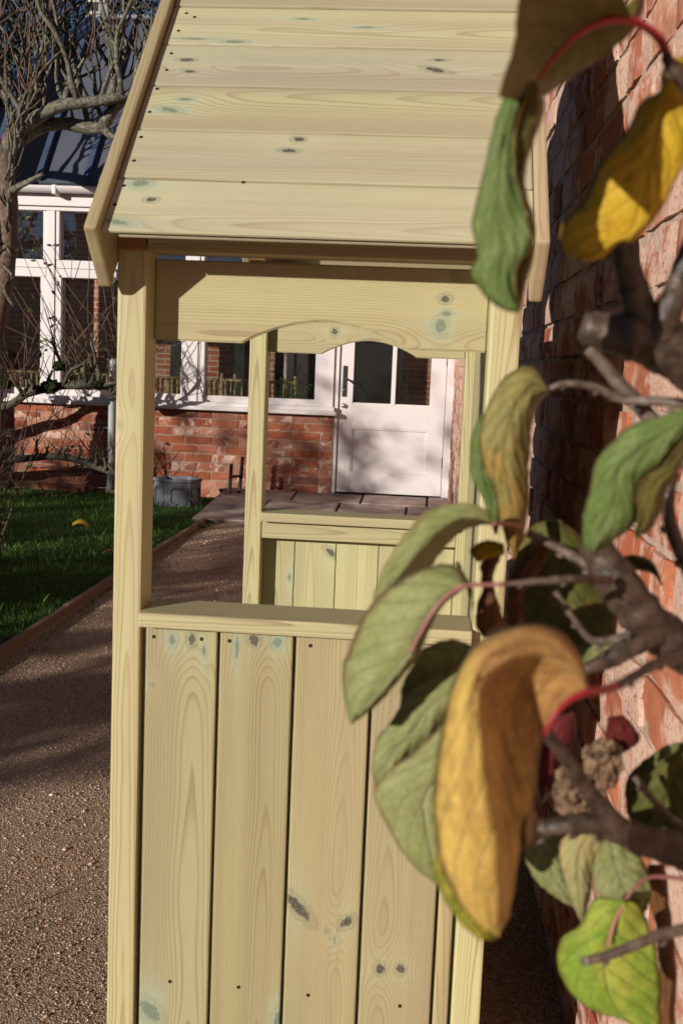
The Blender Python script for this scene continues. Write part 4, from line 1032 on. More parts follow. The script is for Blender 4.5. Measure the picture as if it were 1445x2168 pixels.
# thin bare bush at the left edge
bush = empty('bare_bush', 'thin bare twiggy bush rising at the left edge of the lawn', 'bush', (at(-30, 1150, 5.9).x, 5.9, 0))
rs = random.Random(44); VT, FT, VV, FV = [], [], [], []
for k in range(26):
    b = Vector((bush.location.x+rs.uniform(-0.12, 0.10), 5.9+rs.uniform(-0.25, 0.25), 0.0)); d = Vector((rs.uniform(-0.25, 0.34), rs.uniform(-.2, .2), 1))
    L = rs.uniform(0.6, 1.25); T = wander(b, d, L, 8, 0.07, 0.0, rs); tube(VT, FT, T, [0.0065*(1-0.75*i/8) for i in range(9)], 5)
    for m in range(4):
        i = rs.randint(3, 7); U = wander(T[i], (T[i+1]-T[i]).normalized()+Vector((rs.uniform(-.8, .8), rs.uniform(-.4, .4), rs.uniform(-.2, .3))), rs.uniform(0.12, 0.4), 4, 0.15, 0.0, rs)
        tube(VT, FT, U, [0.003, 0.0028, 0.0024, 0.002, 0.0014], 4)
    if rs.random() < 0.2: leaf_quad(VV, FV, T[rs.randint(3, 6)], Vector((0.7, -.3, 0.5)).normalized(), Vector((0, -1, .3)).normalized(), 0.05, 0.03)
obj('stems', pm('stems', local(VT, bush), FT), M_TWIG, bush, True)
if VV: obj('leaves', pm('leaves', local(VV, bush), FV), plain('olive_leaf', (0.10, 0.13, 0.03), 0.5, 0.3), bush)

# trees beyond the orangery
def far_tree(x, y, h, r, label, seed, leafc, nleaf=9000, shape='round'):
    rs = random.Random(seed); rg = np.random.default_rng(seed)
    t = empty('tall_tree', label, 'tree', (x, y, 0), 'tall trees beyond the orangery')
    V, Fc = [], []; tr = wander(Vector((0, 0, 0)), Vector((0.03, 0, 1)), h, 10, 0.05, 0.05, rs); tube(V, Fc, tr, [0.28*(1-0.9*i/10) for i in range(11)], 9)
    tips = []
    for k in range(46):
        i = rs.randint(3, 10); d = Vector((rs.uniform(-1, 1), rs.uniform(-1, 1), rs.uniform(-0.1, 0.6))); L = r*(1.15-0.75*(i/10) if shape == 'cone' else 0.5+0.6*rs.random())
        P = wander(tr[i], d, L, 5, 0.18, 0.02, rs); tube(V, Fc, P, [0.07, 0.055, 0.04, 0.03, 0.02, 0.01], 5); tips += P[2:]
        for m in range(3):
            Q = wander(P[rs.randint(1, 4)], d+Vector((rs.uniform(-1, 1), rs.uniform(-1, 1), rs.uniform(-.3, .6))), L*0.5, 4, 0.2, 0, rs); tube(V, Fc, Q, [0.03, 0.024, 0.018, 0.012, 0.006], 4); tips += Q[1:]
    obj('trunk', pm('trunk', V, Fc), M_BARK_DK, t, True)
    T = np.array([tuple(p) for p in tips]); P = T[rg.integers(0, len(T), nleaf)]+rg.normal(0, 0.26, (nleaf, 3))
    A = rg.normal(size=(nleaf, 3)); A /= np.linalg.norm(A, axis=1)[:, None]; B = np.cross(A, rg.normal(size=(nleaf, 3))); B /= np.linalg.norm(B, axis=1)[:, None]
    s = (0.05+0.07*rg.random(nleaf))[:, None]
    W = np.stack([P-A*s, P+B*s*0.45, P+A*s, P-B*s*0.45], 1).reshape(-1, 3); Fi = np.arange(nleaf*4).reshape(-1, 4)
    me = bpy.data.meshes.new('crown'); me.from_pydata(W.tolist(), [], Fi.tolist())
    obj('crown', me, plain('tree_foliage', leafc, 0.7, 0.2, nscale=2.0, namt=0.35), t)
far_tree(-8.6, 24, 9.5, 3.4, 'tall dark evergreen behind the orangery roof at the left', 51, (0.022, 0.032, 0.018), 9000)
far_tree(-5.2, 27, 11, 3.6, 'tall dark tree behind the orangery ridge beside the chimney', 52, (0.03, 0.038, 0.02), 11000)
far_tree(-12.4, 27, 11, 3.6, 'tall dark tree at the far left beyond the hip of the roof', 53, (0.022, 0.03, 0.02), 8000)
# chimney behind the ridge
chx = at(210, 25, 12.6)
ch = empty('chimney_stack', 'pale chimney stack with dark pot rising behind the orangery ridge', 'chimney', (chx.x, 12.6, 0))
M_STONE = plain('pale_render', (0.55, 0.52, 0.48), 0.85, 0.2, nscale=8, namt=0.2)
box('stack', M_STONE, ch, chx.x-0.12, chx.x+0.02, 12.5, 12.7, 0, 4.87, 0.01); box('flue', M_LEAD, ch, chx.x+0.022, chx.x+0.15, 12.5, 12.7, 0, 4.95, 0.01); box('cap', M_STONE, ch, chx.x-0.14, chx.x+0.17, 12.48, 12.72, 4.952, 5.0, 0.01)

# bare fruit trees beside the path behind the photographer: their shade falls over lawn and path
def shade_tree(a, c, h, label, seed, spread=1.5):
    sx, cx_ = math.sin(SUN_AZ), math.cos(SUN_AZ); x = a*sx+c*cx_; y = a*cx_-c*sx
    rs = random.Random(seed); t = empty('fruit_tree', label, 'tree', (x, y, 0), 'fruit trees behind the viewpoint')
    V, Fc, VT, FT, VV, FV = [], [], [], [], [], []
    side = Vector((cx_, -sx, 0))
    tr = wander(Vector((0, 0, 0)), Vector((0, 0, 1)), h*0.74, 6, 0.08, 0.1, rs); tube(V, Fc, tr, [0.09, 0.08, 0.075, 0.07, 0.065, 0.06, 0.05], 9)
    for k in range(20):
        i = rs.randint(2, 6); d = side*rs.choice((-1, 1))*rs.uniform(0.5, 1)+Vector((rs.uniform(-.4, .4), rs.uniform(-.4, .4), rs.uniform(-0.1, 0.45)))
        P = wander(tr[i], d, spread*rs.uniform(0.6, 1.1), 6, 0.16, 0.04, rs); tube(V, Fc, P, [0.045, 0.04, 0.035, 0.03, 0.022, 0.016, 0.01], 7)
        for m in range(7):
            Q = wander(P[rs.randint(1, 6)], Vector((rs.uniform(-.8, .8), rs.uniform(-.8, .8), rs.uniform(0.1, 1))), rs.uniform(0.3, 0.8), 4, 0.18, 0.05, rs); tube(VT, FT, Q, [0.014, 0.011, 0.009, 0.007, 0.004], 5)
            for z_ in range(rs.randint(5, 12)):
                leaf_quad(VV, FV, Q[rs.randint(1, 4)]+Vector((rs.uniform(-.12, .12), rs.uniform(-.12, .12), rs.uniform(-.1, .1))), Vector((rs.uniform(-1, 1), rs.uniform(-1, 1), rs.uniform(-.8, .5))).normalized(), Vector((rs.uniform(-1, 1), rs.uniform(-1, 1), rs.uniform(-1, 1))).normalized(), 0.12, 0.07)
    obj('trunk', pm('trunk', V, Fc), M_BARK, t, True); obj('shoots', pm('shoots', VT, FT), M_TWIG, t, True); obj('leaves', pm('leaves', VV, FV), plain('autumn_leaf', (0.13, 0.09, 0.03), 0.6, 0.3), t)
shade_tree(-6.5, -3.4, 3.3, 'fruit tree nearest the path behind the viewpoint', 61, 0.95)
shade_tree(-7.0, -4.9, 4.4, 'fruit tree second from the path behind the viewpoint', 62, 1.3)
shade_tree(-6.8, -6.2, 4.55, 'fruit tree third from the path behind the viewpoint', 63, 1.3)
shade_tree(-7.2, -8.7, 4.1, 'fruit tree farthest from the path behind the viewpoint', 64, 1.4)
def shade_hedge():  # unseen hedge, added only to throw shade over the lawn
    rg = np.random.default_rng(19); sx, cx_ = math.sin(SUN_AZ), math.cos(SUN_AZ); a = -5.2
    c0, c1 = -10.5, -4.0; u = Vector((cx_, -sx, 0)); o0 = Vector((a*sx, a*cx_, 0))
    mid = o0+u*(c0+c1)/2
    t = empty('lawn_shade_hedge', 'unseen loose hedge added behind the viewpoint to shade the lawn', 'hedge', mid)
    n = 15000; k = rg.uniform(0, 1, n); cc = c0+(c1-c0)*k
    top = 1.75+0.35*np.sin(cc*2.3)+0.25*np.sin(cc*5.1+1)+0.15*np.sin(cc*11.7)
    zz = rg.random(n)**0.8*top*1.08; P = np.array(o0)[None]+np.array(u)[None]*cc[:, None]+np.stack([rg.normal(0, .14, n), rg.normal(0, .14, n), zz], 1)-np.array(mid)[None]
    A = rg.normal(size=(n, 3)); A /= np.linalg.norm(A, axis=1)[:, None]; B = np.cross(A, rg.normal(size=(n, 3))); B /= np.linalg.norm(B, axis=1)[:, None]; s = (0.04+0.05*rg.random(n))[:, None]
    W = np.stack([P-A*s, P+B*s*0.55, P+A*s, P-B*s*0.55], 1).reshape(-1, 3)
    me = bpy.data.meshes.new('hedge_leaves'); me.from_pydata(W.tolist(), [], np.arange(n*4).reshape(-1, 4).tolist())
    tag(obj('hedge_leaves', me, plain('hedge_leaf', (0.035, 0.06, 0.018), 0.6, 0.2, nscale=3, namt=0.3), t), kind='stuff')
    for q in np.linspace(c0+0.2, c1-0.2, 9):
        V, Fc = [], []; tube(V, Fc, wander(o0+u*q-mid, Vector((0, 0, 1)), 1.3, 5, 0.15, 0.1, random), [0.03, 0.026, 0.022, 0.018, 0.014, 0.01], 6); obj('stem', pm('stem', V, Fc), M_BARK_DK, t, True)
shade_hedge()
# clipped hedge closing the garden behind the viewpoint, mirrored faintly in the panes
def hedge():
    rg = np.random.default_rng(9); x0, x1, y, hgt = -26.0, 10.0, -24.0, 4.6
    t = empty('hedge', 'tall dark hedge closing the garden behind the viewpoint', 'hedge', ((x0+x1)/2, y, 0))
    box('hedge_body', plain('hedge_body', (0.02, 0.03, 0.012), 0.9, 0.1, nscale=6, namt=0.4, bump=0.8, bscale=10), t, x0, x1, y-0.8, y+0.2, 0, hgt-0.2)
    n = 26000; P = np.stack([rg.uniform(x0, x1, n), y+0.2+rg.normal(0, 0.10, n), rg.uniform(0.05, hgt, n)], 1)
    A = rg.normal(size=(n, 3)); A /= np.linalg.norm(A, axis=1)[:, None]; B = np.cross(A, rg.normal(size=(n, 3))); B /= np.linalg.norm(B, axis=1)[:, None]; s = (0.06+0.06*rg.random(n))[:, None]
    W = np.stack([P-A*s, P+B*s*0.5, P+A*s, P-B*s*0.5], 1).reshape(-1, 3)-np.array(t.location)
    me = bpy.data.meshes.new('hedge_leaves'); me.from_pydata(W.tolist(), [], np.arange(n*4).reshape(-1, 4).tolist())
    tag(obj('hedge_leaves', me, plain('hedge_leaf', (0.035, 0.06, 0.018), 0.6, 0.2, nscale=3, namt=0.3), t), kind='stuff')
hedge()

# ================================================================== FOREGROUND FRUIT BRANCHES (nearest the lens)
plant = empty('leafy_wall_shrub', 'wall shrub in front with large green and yellowing autumn leaves on dark branches', 'shrub', (at(1600, 1400, 0.66).x, 0.66, 0))
M_BR = bark('glossy_dark_bark', (0.03, 0.018, 0.012), (0.10, 0.068, 0.05), (0.06, 0.034, 0.022), 130, 0.42, 0.4, 0.5)
M_BR_LT = bark('grey_brown_bark', (0.075, 0.05, 0.038), (0.19, 0.14, 0.11), (0.12, 0.075, 0.055), 150, 0.6, 0.4, 0.35)
M_PET = plain('pink_leaf_stalk', (0.36, 0.14, 0.13), 0.45, 0.4, nscale=60)
M_PETR = plain('red_leaf_stalk', (0.30, 0.012, 0.022), 0.4, 0.4, nscale=60)
def pbranch(name, pts, mat, par=None, sides=14):
    n = max(18, 10*len(pts)); P = catmull([at(p[0], p[1], p[2]) for p in pts], n)
    Rr = [max(r[0], 0.0004) for r in catmull([Vector((p[3]*p[2]/F_PX, k, 0)) for k, p in enumerate(pts)], n)]
    sd = random.random()*50
    Rr = [r*(1+0.10*mnoise.noise(Vector((k*0.31, sd, 0)))+0.08*max(0, math.sin(k*0.62+sd))**10) for k, r in enumerate(Rr)]
    V, Fc = [], []; tube(V, Fc, P, Rr, sides)
    for k, v in enumerate(V):
        r = Rr[min(n-1, k//sides)]
        V[k] = v+mnoise.noise_vector(v*(0.9/max(r, .001)))*r*0.035+mnoise.noise_vector(v*(3.0/max(r, .001)))*r*0.025
    for k in range(5, n-4, 13) if max(Rr) < 0.008 else ():        # buds sit close against the wood
        t = (P[k]-P[k-1]).normalized(); sgn = 1 if (k//7) % 2 else -1
        out = (t.cross(Vector((0, 1, 0))).normalized()*sgn+Vector((0, -0.5, 0))).normalized(); r = Rr[k]; br = min(r*0.42, 0.0014)
        b0 = P[k]+out*r*0.75; tube(V, Fc, [b0, b0+out*br*1.6-t*br*1.0, b0+out*br*2.0-t*br*2.6, b0+out*br*1.9-t*br*3.8], [br*1.1, br*1.25, br*0.8, br*0.15], 7)
    return obj(name, pm(name, [v-plant.location for v in V], Fc), mat, plant, True)
main_stem = pbranch('main_stem', [(1690, 3400, .66, 70), (1660, 2300, .66, 64), (1620, 1600, .65, 60), (1560, 900, .62, 52), (1540, 300, .60, 40), (1560, -300, .6, 28)], M_BR)
pbranch('branch', [(1258, 1152, .60, 36), (1266, 1168, .60, 44), (1310, 1240, .60, 47), (1372, 1318, .605, 52), (1445, 1372, .62, 56), (1530, 1420, .63, 60), (1620, 1500, .65, 60)], M_BR)
pbranch('branch', [(1400, 1330, .605, 30), (1330, 1372, .59, 25), (1280, 1400, .585, 20), (1236, 1418, .58, 13)], M_BR)
pbranch('branch', [(1148, 1545, .52, 13), (1195, 1602, .53, 16), (1255, 1690, .55, 22), (1320, 1762, .56, 33), (1400, 1790, .57, 40), (1500, 1812, .58, 44), (1620, 1800, .62, 46)], M_BR)
pbranch('branch', [(1118, 1760, .555, 17), (1200, 1745, .555, 21), (1262, 1745, .56, 25), (1320, 1768, .565, 25)], M_BR)
pbranch('branch', [(1232, 690, .575, 30), (1290, 705, .575, 52), (1350, 712, .575, 58), (1430, 745, .58, 60), (1500, 800, .59, 56), (1580, 950, .6, 50)], M_BR)
pbranch('branch', [(1375, 715, .575, 44), (1348, 640, .57, 34), (1326, 560, .565, 28), (1308, 480, .56, 20), (1300, 420, .56, 14)], M_BR)
pbranch('branch', [(1390, 712, .57, 36), (1420, 640, .565, 27), (1450, 560, .56, 24), (1480, 470, .56, 20), (1500, 380, .56, 16)], M_BR)
pbranch('branch', [(1244, 737, .62, 13), (1262, 756, .62, 15), (1310, 812, .62, 16), (1345, 850, .62, 21), (1392, 905, .622, 23), (1480, 1000, .63, 28), (1575, 1100, .64, 32)], M_BR_LT)
pbranch('twig', [(1162, 822, .600, 5), (1200, 812, .60, 8), (1258, 820, .605, 9.5), (1320, 846, .61, 10), (1400, 850, .60, 11), (1480, 860, .60, 13), (1570, 880, .61, 15)], M_BR_LT)
pbranch('twig', [(1117, 1128, .62, 9), (1178, 1158, .62, 10), (1240, 1195, .615, 11), (1275, 1215, .605, 12)], M_BR_LT)
pbranch('twig', [(1062, 1237, .53, 4.5), (1150, 1230, .54, 8), (1210, 1226, .55, 8.5), (1290, 1228, .58, 10)], M_BR_LT)
pbranch('twig', [(1174, 1252, .60, 6), (1212, 1308, .60, 7), (1252, 1355, .60, 8), (1310, 1352, .60, 10), (1360, 1335, .60, 12)], M_BR_LT)
pbranch('twig', [(1240, 1080, .58, 6), (1252, 1120, .585, 8), (1268, 1160, .595, 10)], M_BR_LT)
pbranch('twig', [(1234, 2036, .52, 10), (1280, 2024, .525, 12), (1340, 2002, .53, 14), (1400, 1978, .54, 17), (1470, 1966, .55, 20), (1560, 1960, .58, 22), (1640, 1950, .64, 24)], M_BR_LT)
pbranch('twig', [(1342, 1645, .60, 7), (1372, 1682, .60, 8), (1408, 1722, .60, 8), (1480, 1770, .60, 10), (1560, 1800, .61, 12)], M_BR_LT)
pbranch('twig', [(1408, 118, .50, 12), (1420, 140, .50, 17), (1445, 175, .505, 17), (1500, 260, .52, 19), (1550, 400, .58, 22)], M_BR)
pbranch('twig', [(1420, 1000, .60, 16), (1412, 1060, .60, 14), (1424, 1130, .605, 16), (1470, 1230, .62, 20)], M_BR)
pbranch('twig', [(1300, 1455, .44, 10), (1345, 1430, .46, 12), (1400, 1400, .5, 14), (1470, 1390, .58, 18)], M_BR)

LEAF_N = 0
def resample(P, n): return catmull([Vector((p[0], p[1], 0)) for p in P], n)
def leaf(L, R, Y, mat, yt=0.0, fold=0.004, curl=0.0, C=None, asym=0.0, stalk=None, smat=None, rip=0.0022, label=None, name='leaf', quilt=0.0019, prof=None):
    """L, R, C: the two edges and the midrib from stalk to tip in photograph pixels; Y: distance at the stalk,
    yt: how much farther the tip lies, fold: how far the edges lie behind the midrib, curl: bulge of the middle"""
    global LEAF_N; LEAF_N += 1
    n, m = 46, 17
    Lr, Rr = resample(L, n), resample(R, n)
    for k in range(1, n-1):
        for E_, o_ in ((Lr, 0.0), (Rr, 9.0)):
            E_[k] += Vector((mnoise.noise(Vector((k*0.55, o_, LEAF_N*2.7))), mnoise.noise(Vector((k*0.55, o_+4, LEAF_N*2.7))), 0))*3.2
    Cr = resample(C, n) if C else [(a+b)/2 for a, b in zip(Lr, Rr)]
    V, UV = [], []
    for i in range(n):
        t = i/(n-1)
        for j in range(m):
            sgn = -1+2*j/(m-1); a = abs(sgn)
            p = Cr[i].lerp(Lr[i] if sgn < 0 else Rr[i], a)
            d = Y+yt*t+fold*(a**1.6)*(1+asym*sgn)+curl*math.sin(math.pi*t)
            d += rip*mnoise.noise(Vector((t*6+LEAF_N*3.3, sgn*2.2, LEAF_N)))*(0.4+a)
            ph = t*7.5-(a/2)*5.2; ph -= math.floor(ph); d -= quilt*math.sin(math.pi*ph)**0.7*min(1, a*4)*(1-a**4)
            if prof: d += prof(sgn, t)
            V.append(at(p.x, p.y, d)-plant.location); UV.append((t, j/(m-1)))
    Fc = [(i*m+j, i*m+j+1, (i+1)*m+j+1, (i+1)*m+j) for i in range(n-1) for j in range(m-1)]
    me = pm(name, V, Fc); uvl = me.uv_layers.new(name='UVMap')
    for p in me.polygons:
        for li in p.loop_indices: uvl.data[li].uv = UV[me.loops[li].vertex_index]
    o = obj(name, me, mat, plant, True)
    md = o.modifiers.new('thickness', 'SOLIDIFY'); md.thickness = 0.00045; md.offset = 0
    if label: o['label'] = label
    if stalk:
        V, Fc = tube_px(stalk, 6*len(stalk), 9); obj('stalk', pm('stalk', [v-plant.location for v in V], Fc), smat or M_PET, o, True)
    return o
GREEN = leaf_material('green_leaf', (0.15, 0.22, 0.048), (0.235, 0.30, 0.105), (0.16, 0.12, 0.04), (0.21, 0.26, 0.12), 0.4, 0.7, spots=0.05)
BRIGHT = leaf_material('bright_green_leaf', (0.22, 0.34, 0.035), (0.40, 0.42, 0.06), (0.20, 0.20, 0.03), (0.34, 0.42, 0.10), 0.42, 0.62, grad=0.0, spots=0.1)
PALE = leaf_material('pale_leaf_underside', (0.29, 0.315, 0.11), (0.37, 0.38, 0.17), (0.28, 0.16, 0.065), (0.45, 0.44, 0.24), 0.4, 0.7, rough=0.6, spots=0.12)
OLIVE = leaf_material('olive_leaf', (0.13, 0.115, 0.022), (0.17, 0.15, 0.032), (0.15, 0.06, 0.012), (0.22, 0.17, 0.04), 0.4, 0.7, spots=0.15, trans=0.12)  # olive darkened so the colour carries shade on the top hanging leaf
OLIVEBR = leaf_material('olive_brown_leaf', (0.30, 0.27, 0.085), (0.42, 0.26, 0.065), (0.13, 0.09, 0.03), (0.27, 0.22, 0.09), 0.42, 0.62, grad=0.55, spots=0.3)
YELLOW = leaf_material('yellow_leaf', (0.60, 0.40, 0.02), (0.58, 0.31, 0.02), (0.20, 0.085, 0.015), (0.60, 0.42, 0.05), 0.5, 0.7, spots=0.10, trans=0.2)
OCHRE = leaf_material('ochre_leaf', (0.40, 0.20, 0.07), (0.62, 0.41, 0.10), (0.13, 0.085, 0.03), (0.50, 0.33, 0.12), 0.30, 0.55, grad=0.75, spots=0.16, rough=0.5, trans=0.15)
YGREEN = leaf_material('yellow_green_leaf', (0.34, 0.34, 0.05), (0.52, 0.40, 0.035), (0.20, 0.17, 0.03), (0.42, 0.40, 0.10), 0.4, 0.62, spots=0.2)
BUFF = leaf_material('buff_leaf', (0.52, 0.40, 0.17), (0.44, 0.43, 0.19), (0.30, 0.17, 0.06), (0.50, 0.42, 0.20), 0.4, 0.6, grad=0.3, rough=0.6, spots=0.2)
BROWN = leaf_material('brown_leaf', (0.20, 0.085, 0.030), (0.26, 0.12, 0.05), (0.08, 0.035, 0.015), (0.28, 0.15, 0.07), 0.4, 0.65, spots=0.3)
RED = leaf_material('dark_red_leaf', (0.14, 0.015, 0.018), (0.20, 0.03, 0.025), (0.07, 0.008, 0.01), (0.22, 0.05, 0.04), 0.4, 0.65, spots=0.3)
DGREEN = leaf_material('dark_green_leaf', (0.075, 0.085, 0.018), (0.11, 0.11, 0.022), (0.20, 0.10, 0.02), (0.13, 0.12, 0.04), 0.4, 0.65, grad=-0.4, spots=0.2, trans=0.1)  # dark green base colour

# hanging leaf at the top: underside with its shade put into the dark olive, stalk arching over from the right
leaf([(1338, 44), (1290, -50), (1190, -70), (1105, -20), (1088, 90), (1062, 180), (1056, 205)], [(1338, 44), (1362, -20), (1352, 45), (1290, 108), (1215, 160), (1165, 195), (1130, 215)], .495, OLIVE, yt=-0.02, fold=0.0, prof=lambda q, t: min(1, t*4)*(-0.05*abs(q) if q < 0 else 0.025*q),
     C=[(1338, 44), (1280, 46), (1225, 72), (1175, 120), (1140, 165), (1110, 200), (1093, 214)], stalk=[(1412, 118, .50, 10), (1392, 78, .50, 9), (1340, 45, .494, 9), (1280, 45, .485, 7), (1222, 73, .476, 6), (1172, 122, .468, 5), (1140, 165, .462, 4)], smat=M_PETR)
# long green leaf hanging in front of the roof edge, folded down its midrib
leaf([(1122, 145), (1072, 196), (1040, 285), (1021, 380), (998, 468), (1012, 538), (995, 574), (1020, 620), (1060, 654), (1096, 661)],
     [(1122, 145), (1117, 190), (1092, 258), (1088, 350), (1100, 402), (1122, 490), (1120, 528), (1092, 566), (1090, 606), (1098, 661)], .475, GREEN, yt=0.0, fold=0.004, C=[(1122, 145), (1098, 195), (1070, 280), (1057, 370), (1055, 440), (1068, 520), (1062, 560), (1062, 610), (1085, 640), (1097, 661)], asym=-0.6, rip=0.003)
leaf([(1124, 150), (1117, 190), (1092, 258), (1088, 350), (1100, 402), (1122, 490), (1120, 528), (1092, 566), (1090, 606), (1098, 660)],
     [(1128, 150), (1152, 225), (1128, 300), (1110, 370), (1117, 425), (1131, 470), (1127, 545), (1112, 600), (1104, 640), (1099, 660)], .4762, OLIVE, fold=0.003, asym=3.0)  # shadow side of the same folded leaf, its shade put into the olive
# large yellow leaf at the right edge
leaf([(1412, 128), (1398, 160), (1394, 195), (1356, 216), (1330, 270), (1268, 348), (1232, 428), (1192, 468), (1184, 505), (1192, 535), (1220, 550)],
     [(1412, 128), (1445, 120), (1490, 150), (1500, 220), (1480, 300), (1440, 360), (1400, 440), (1345, 508), (1310, 515), (1270, 548), (1220, 552)], .522, YELLOW, yt=0.002, fold=0.006, asym=-0.3,
     C=[(1412, 128), (1404, 190), (1398, 240), (1382, 300), (1370, 370), (1355, 430), (1340, 480), (1310, 505), (1280, 520), (1250, 540), (1220, 551)])
# olive-brown leaf hanging before the back post, with a green one behind it
leaf([(1158, 824), (1135, 782), (1105, 776), (1062, 805), (1030, 860), (1015, 925), (1024, 985), (1046, 1040), (1060, 1110), (1086, 1186)],
     [(1158, 824), (1156, 835), (1134, 862), (1124, 910), (1120, 960), (1119, 1010), (1118, 1060), (1112, 1110), (1102, 1150), (1088, 1186)], .600, OLIVEBR, fold=0.008, curl=-0.006, asym=0.3)
leaf([(1020, 876), (1004, 905), (995, 945), (997, 1005), (1020, 1050), (1032, 1090), (1048, 1132)], [(1022, 876), (1040, 900), (1046, 940), (1050, 1000), (1056, 1050), (1058, 1100), (1050, 1132)], .615, GREEN, fold=0.004)
# bright leaf at the right edge, half folded
leaf([(1470, 855), (1400, 880), (1330, 904), (1262, 974), (1250, 1030), (1236, 1080), (1231, 1135), (1240, 1166)], [(1480, 880), (1440, 935), (1400, 985), (1358, 1015), (1346, 1055), (1350, 1082), (1340, 1112), (1262, 1170)], .520, GREEN, yt=0.02, fold=0.006, asym=0.2)
leaf([(1480, 880), (1440, 935), (1400, 985), (1358, 1015), (1346, 1055), (1350, 1082), (1342, 1125)], [(1485, 890), (1452, 960), (1425, 1010), (1408, 1040), (1398, 1080), (1376, 1120), (1344, 1140)], .527, OLIVE, yt=0.012, fold=0.004, asym=1.5)
# curled leaf and the large pale underside below it
leaf([(1042, 1110), (1034, 1085), (1000, 1068), (950, 1066), (895, 1088), (850, 1140), (812, 1200), (790, 1262), (782, 1310)], [(1042, 1111), (1010, 1112), (985, 1120), (958, 1140), (925, 1180), (895, 1215), (870, 1250), (830, 1290), (786, 1312)], .560, PALE, yt=-0.015, fold=0.010, asym=0.6, prof=lambda q, t: (0.05*q if q > 0 else 0.0),
     C=[(1042, 1110), (1015, 1098), (975, 1098), (935, 1120), (892, 1165), (855, 1210), (825, 1250), (800, 1290), (784, 1312)], stalk=[(1108, 1118, .59, 4), (1085, 1110, .575, 4), (1042, 1110, .559, 4)])
leaf([(988, 1240), (978, 1208), (935, 1194), (872, 1214), (805, 1258), (765, 1312), (741, 1370), (726, 1412), (728, 1472), (742, 1532)], [(988, 1240), (960, 1262), (932, 1288), (905, 1340), (884, 1392), (852, 1430), (820, 1468), (800, 1490), (770, 1514), (744, 1533)], .525, PALE, yt=0.0, fold=0.012, asym=-0.5, quilt=0.0036,
     C=[(988, 1240), (955, 1256), (922, 1286), (890, 1335), (868, 1380), (838, 1420), (808, 1458), (786, 1482), (764, 1508), (743, 1532)], stalk=[(1065, 1237, .53, 4.5), (1030, 1238, .528, 4.5), (985, 1240, .524, 5), (950, 1258, .522, 4), (918, 1292, .521, 4), (888, 1342, .521, 3.5), (866, 1385, .521, 3)])
# leaves behind, below the pale one
leaf([(1010, 1372), (975, 1357), (945, 1355), (900, 1372), (872, 1412), (852, 1450), (848, 1500)], [(1010, 1374), (1000, 1400), (968, 1430), (935, 1450), (905, 1470), (872, 1490), (849, 1500)], .565, PALE, fold=0.006, asym=0.5)
leaf([(1005, 1400), (955, 1425), (905, 1440), (862, 1465), (845, 1500), (822, 1535), (800, 1562), (787, 1618), (792, 1660)], [(1010, 1420), (1000, 1460), (980, 1500), (950, 1540), (915, 1580), (880, 1610), (850, 1640), (820, 1655), (793, 1662)], .552, PALE, fold=0.008, asym=0.3)
leaf([(1000, 1500), (940, 1530), (880, 1590), (820, 1635), (790, 1670), (800, 1710), (830, 1770), (872, 1830), (926, 1874)], [(1005, 1520), (1020, 1580), (1020, 1640), (1010, 1700), (1000, 1750), (985, 1800), (970, 1840), (950, 1865), (928, 1876)], .545, PALE, fold=0.005, asym=0.0)
def roll(q, t):
    # the left margin rolls forward over the blade, which lies deeper to the right of the crease
    w = min(1, t*4)*min(1, (1-t)*3.0)
    if q < 0:
        return w*(-0.016*math.sin(math.pi*min(1, -q*1.0))-0.010*max(0, 1-((-q-0.12)/0.16)**2)) + w*0.004*(1+q)
    return w*(0.016*min(1, q*3.0)+0.010*q)
# the big ochre leaf in front, rolled over at the top
leaf([(1242, 1455), (1226, 1390), (1192, 1342), (1132, 1320), (1062, 1334), (1000, 1370), (960, 1440), (940, 1520), (921, 1620), (915, 1710), (925, 1800), (955, 1885), (1000, 1945), (1052, 1984)],
     [(1244, 1460), (1232, 1470), (1212, 1480), (1190, 1500), (1168, 1530), (1150, 1565), (1140, 1610), (1134, 1660), (1125, 1720), (1110, 1775), (1095, 1830), (1088, 1890), (1075, 1940), (1054, 1985)], .425, OCHRE, yt=-0.005, fold=0.0, prof=roll,
     C=[(1242, 1457), (1215, 1420), (1180, 1395), (1130, 1390), (1075, 1405), (1030, 1440), (1018, 1490), (1025, 1560), (1036, 1640), (1050, 1720), (1062, 1790), (1062, 1850), (1060, 1920), (1053, 1984)], stalk=[(1302, 1454, .44, 11), (1268, 1462, .425, 11), (1240, 1466, .415, 10), (1205, 1482, .412, 8), (1172, 1515, .410, 6), (1152, 1555, .410, 5)], smat=M_PETR)
leaf([(930, 1790), (918, 1830), (925, 1870), (945, 1910), (975, 1955), (1012, 1988)], [(960, 1800), (985, 1850), (1010, 1900), (1030, 1940), (1045, 1970), (1045, 1990)], .425, YGREEN, fold=0.004)
leaf([(1128, 1700), (1110, 1730), (1100, 1765), (1105, 1800)], [(1130, 1700), (1138, 1740), (1130, 1780), (1108, 1802)], .43, BROWN, fold=0.003)
# small yellow and curled brown leaves before the back post
leaf([(1066, 1152), (1035, 1144), (1008, 1152), (995, 1168), (1008, 1188)], [(1066, 1156), (1066, 1172), (1050, 1180), (1030, 1184), (1010, 1190)], .605, YELLOW, fold=0.004)
leaf([(1062, 1168), (1030, 1180), (1016, 1200), (1020, 1240), (1010, 1280), (1006, 1320), (1018, 1346)], [(1064, 1168), (1050, 1200), (1042, 1230), (1050, 1262), (1062, 1300), (1070, 1326), (1024, 1348)], .61, BROWN, fold=0.006, asym=0.6)
leaf([(1000, 1290), (975, 1200), (962, 1192)], [(1000, 1290), (996, 1240), (964, 1191)], .60, BRIGHT, fold=0.002)
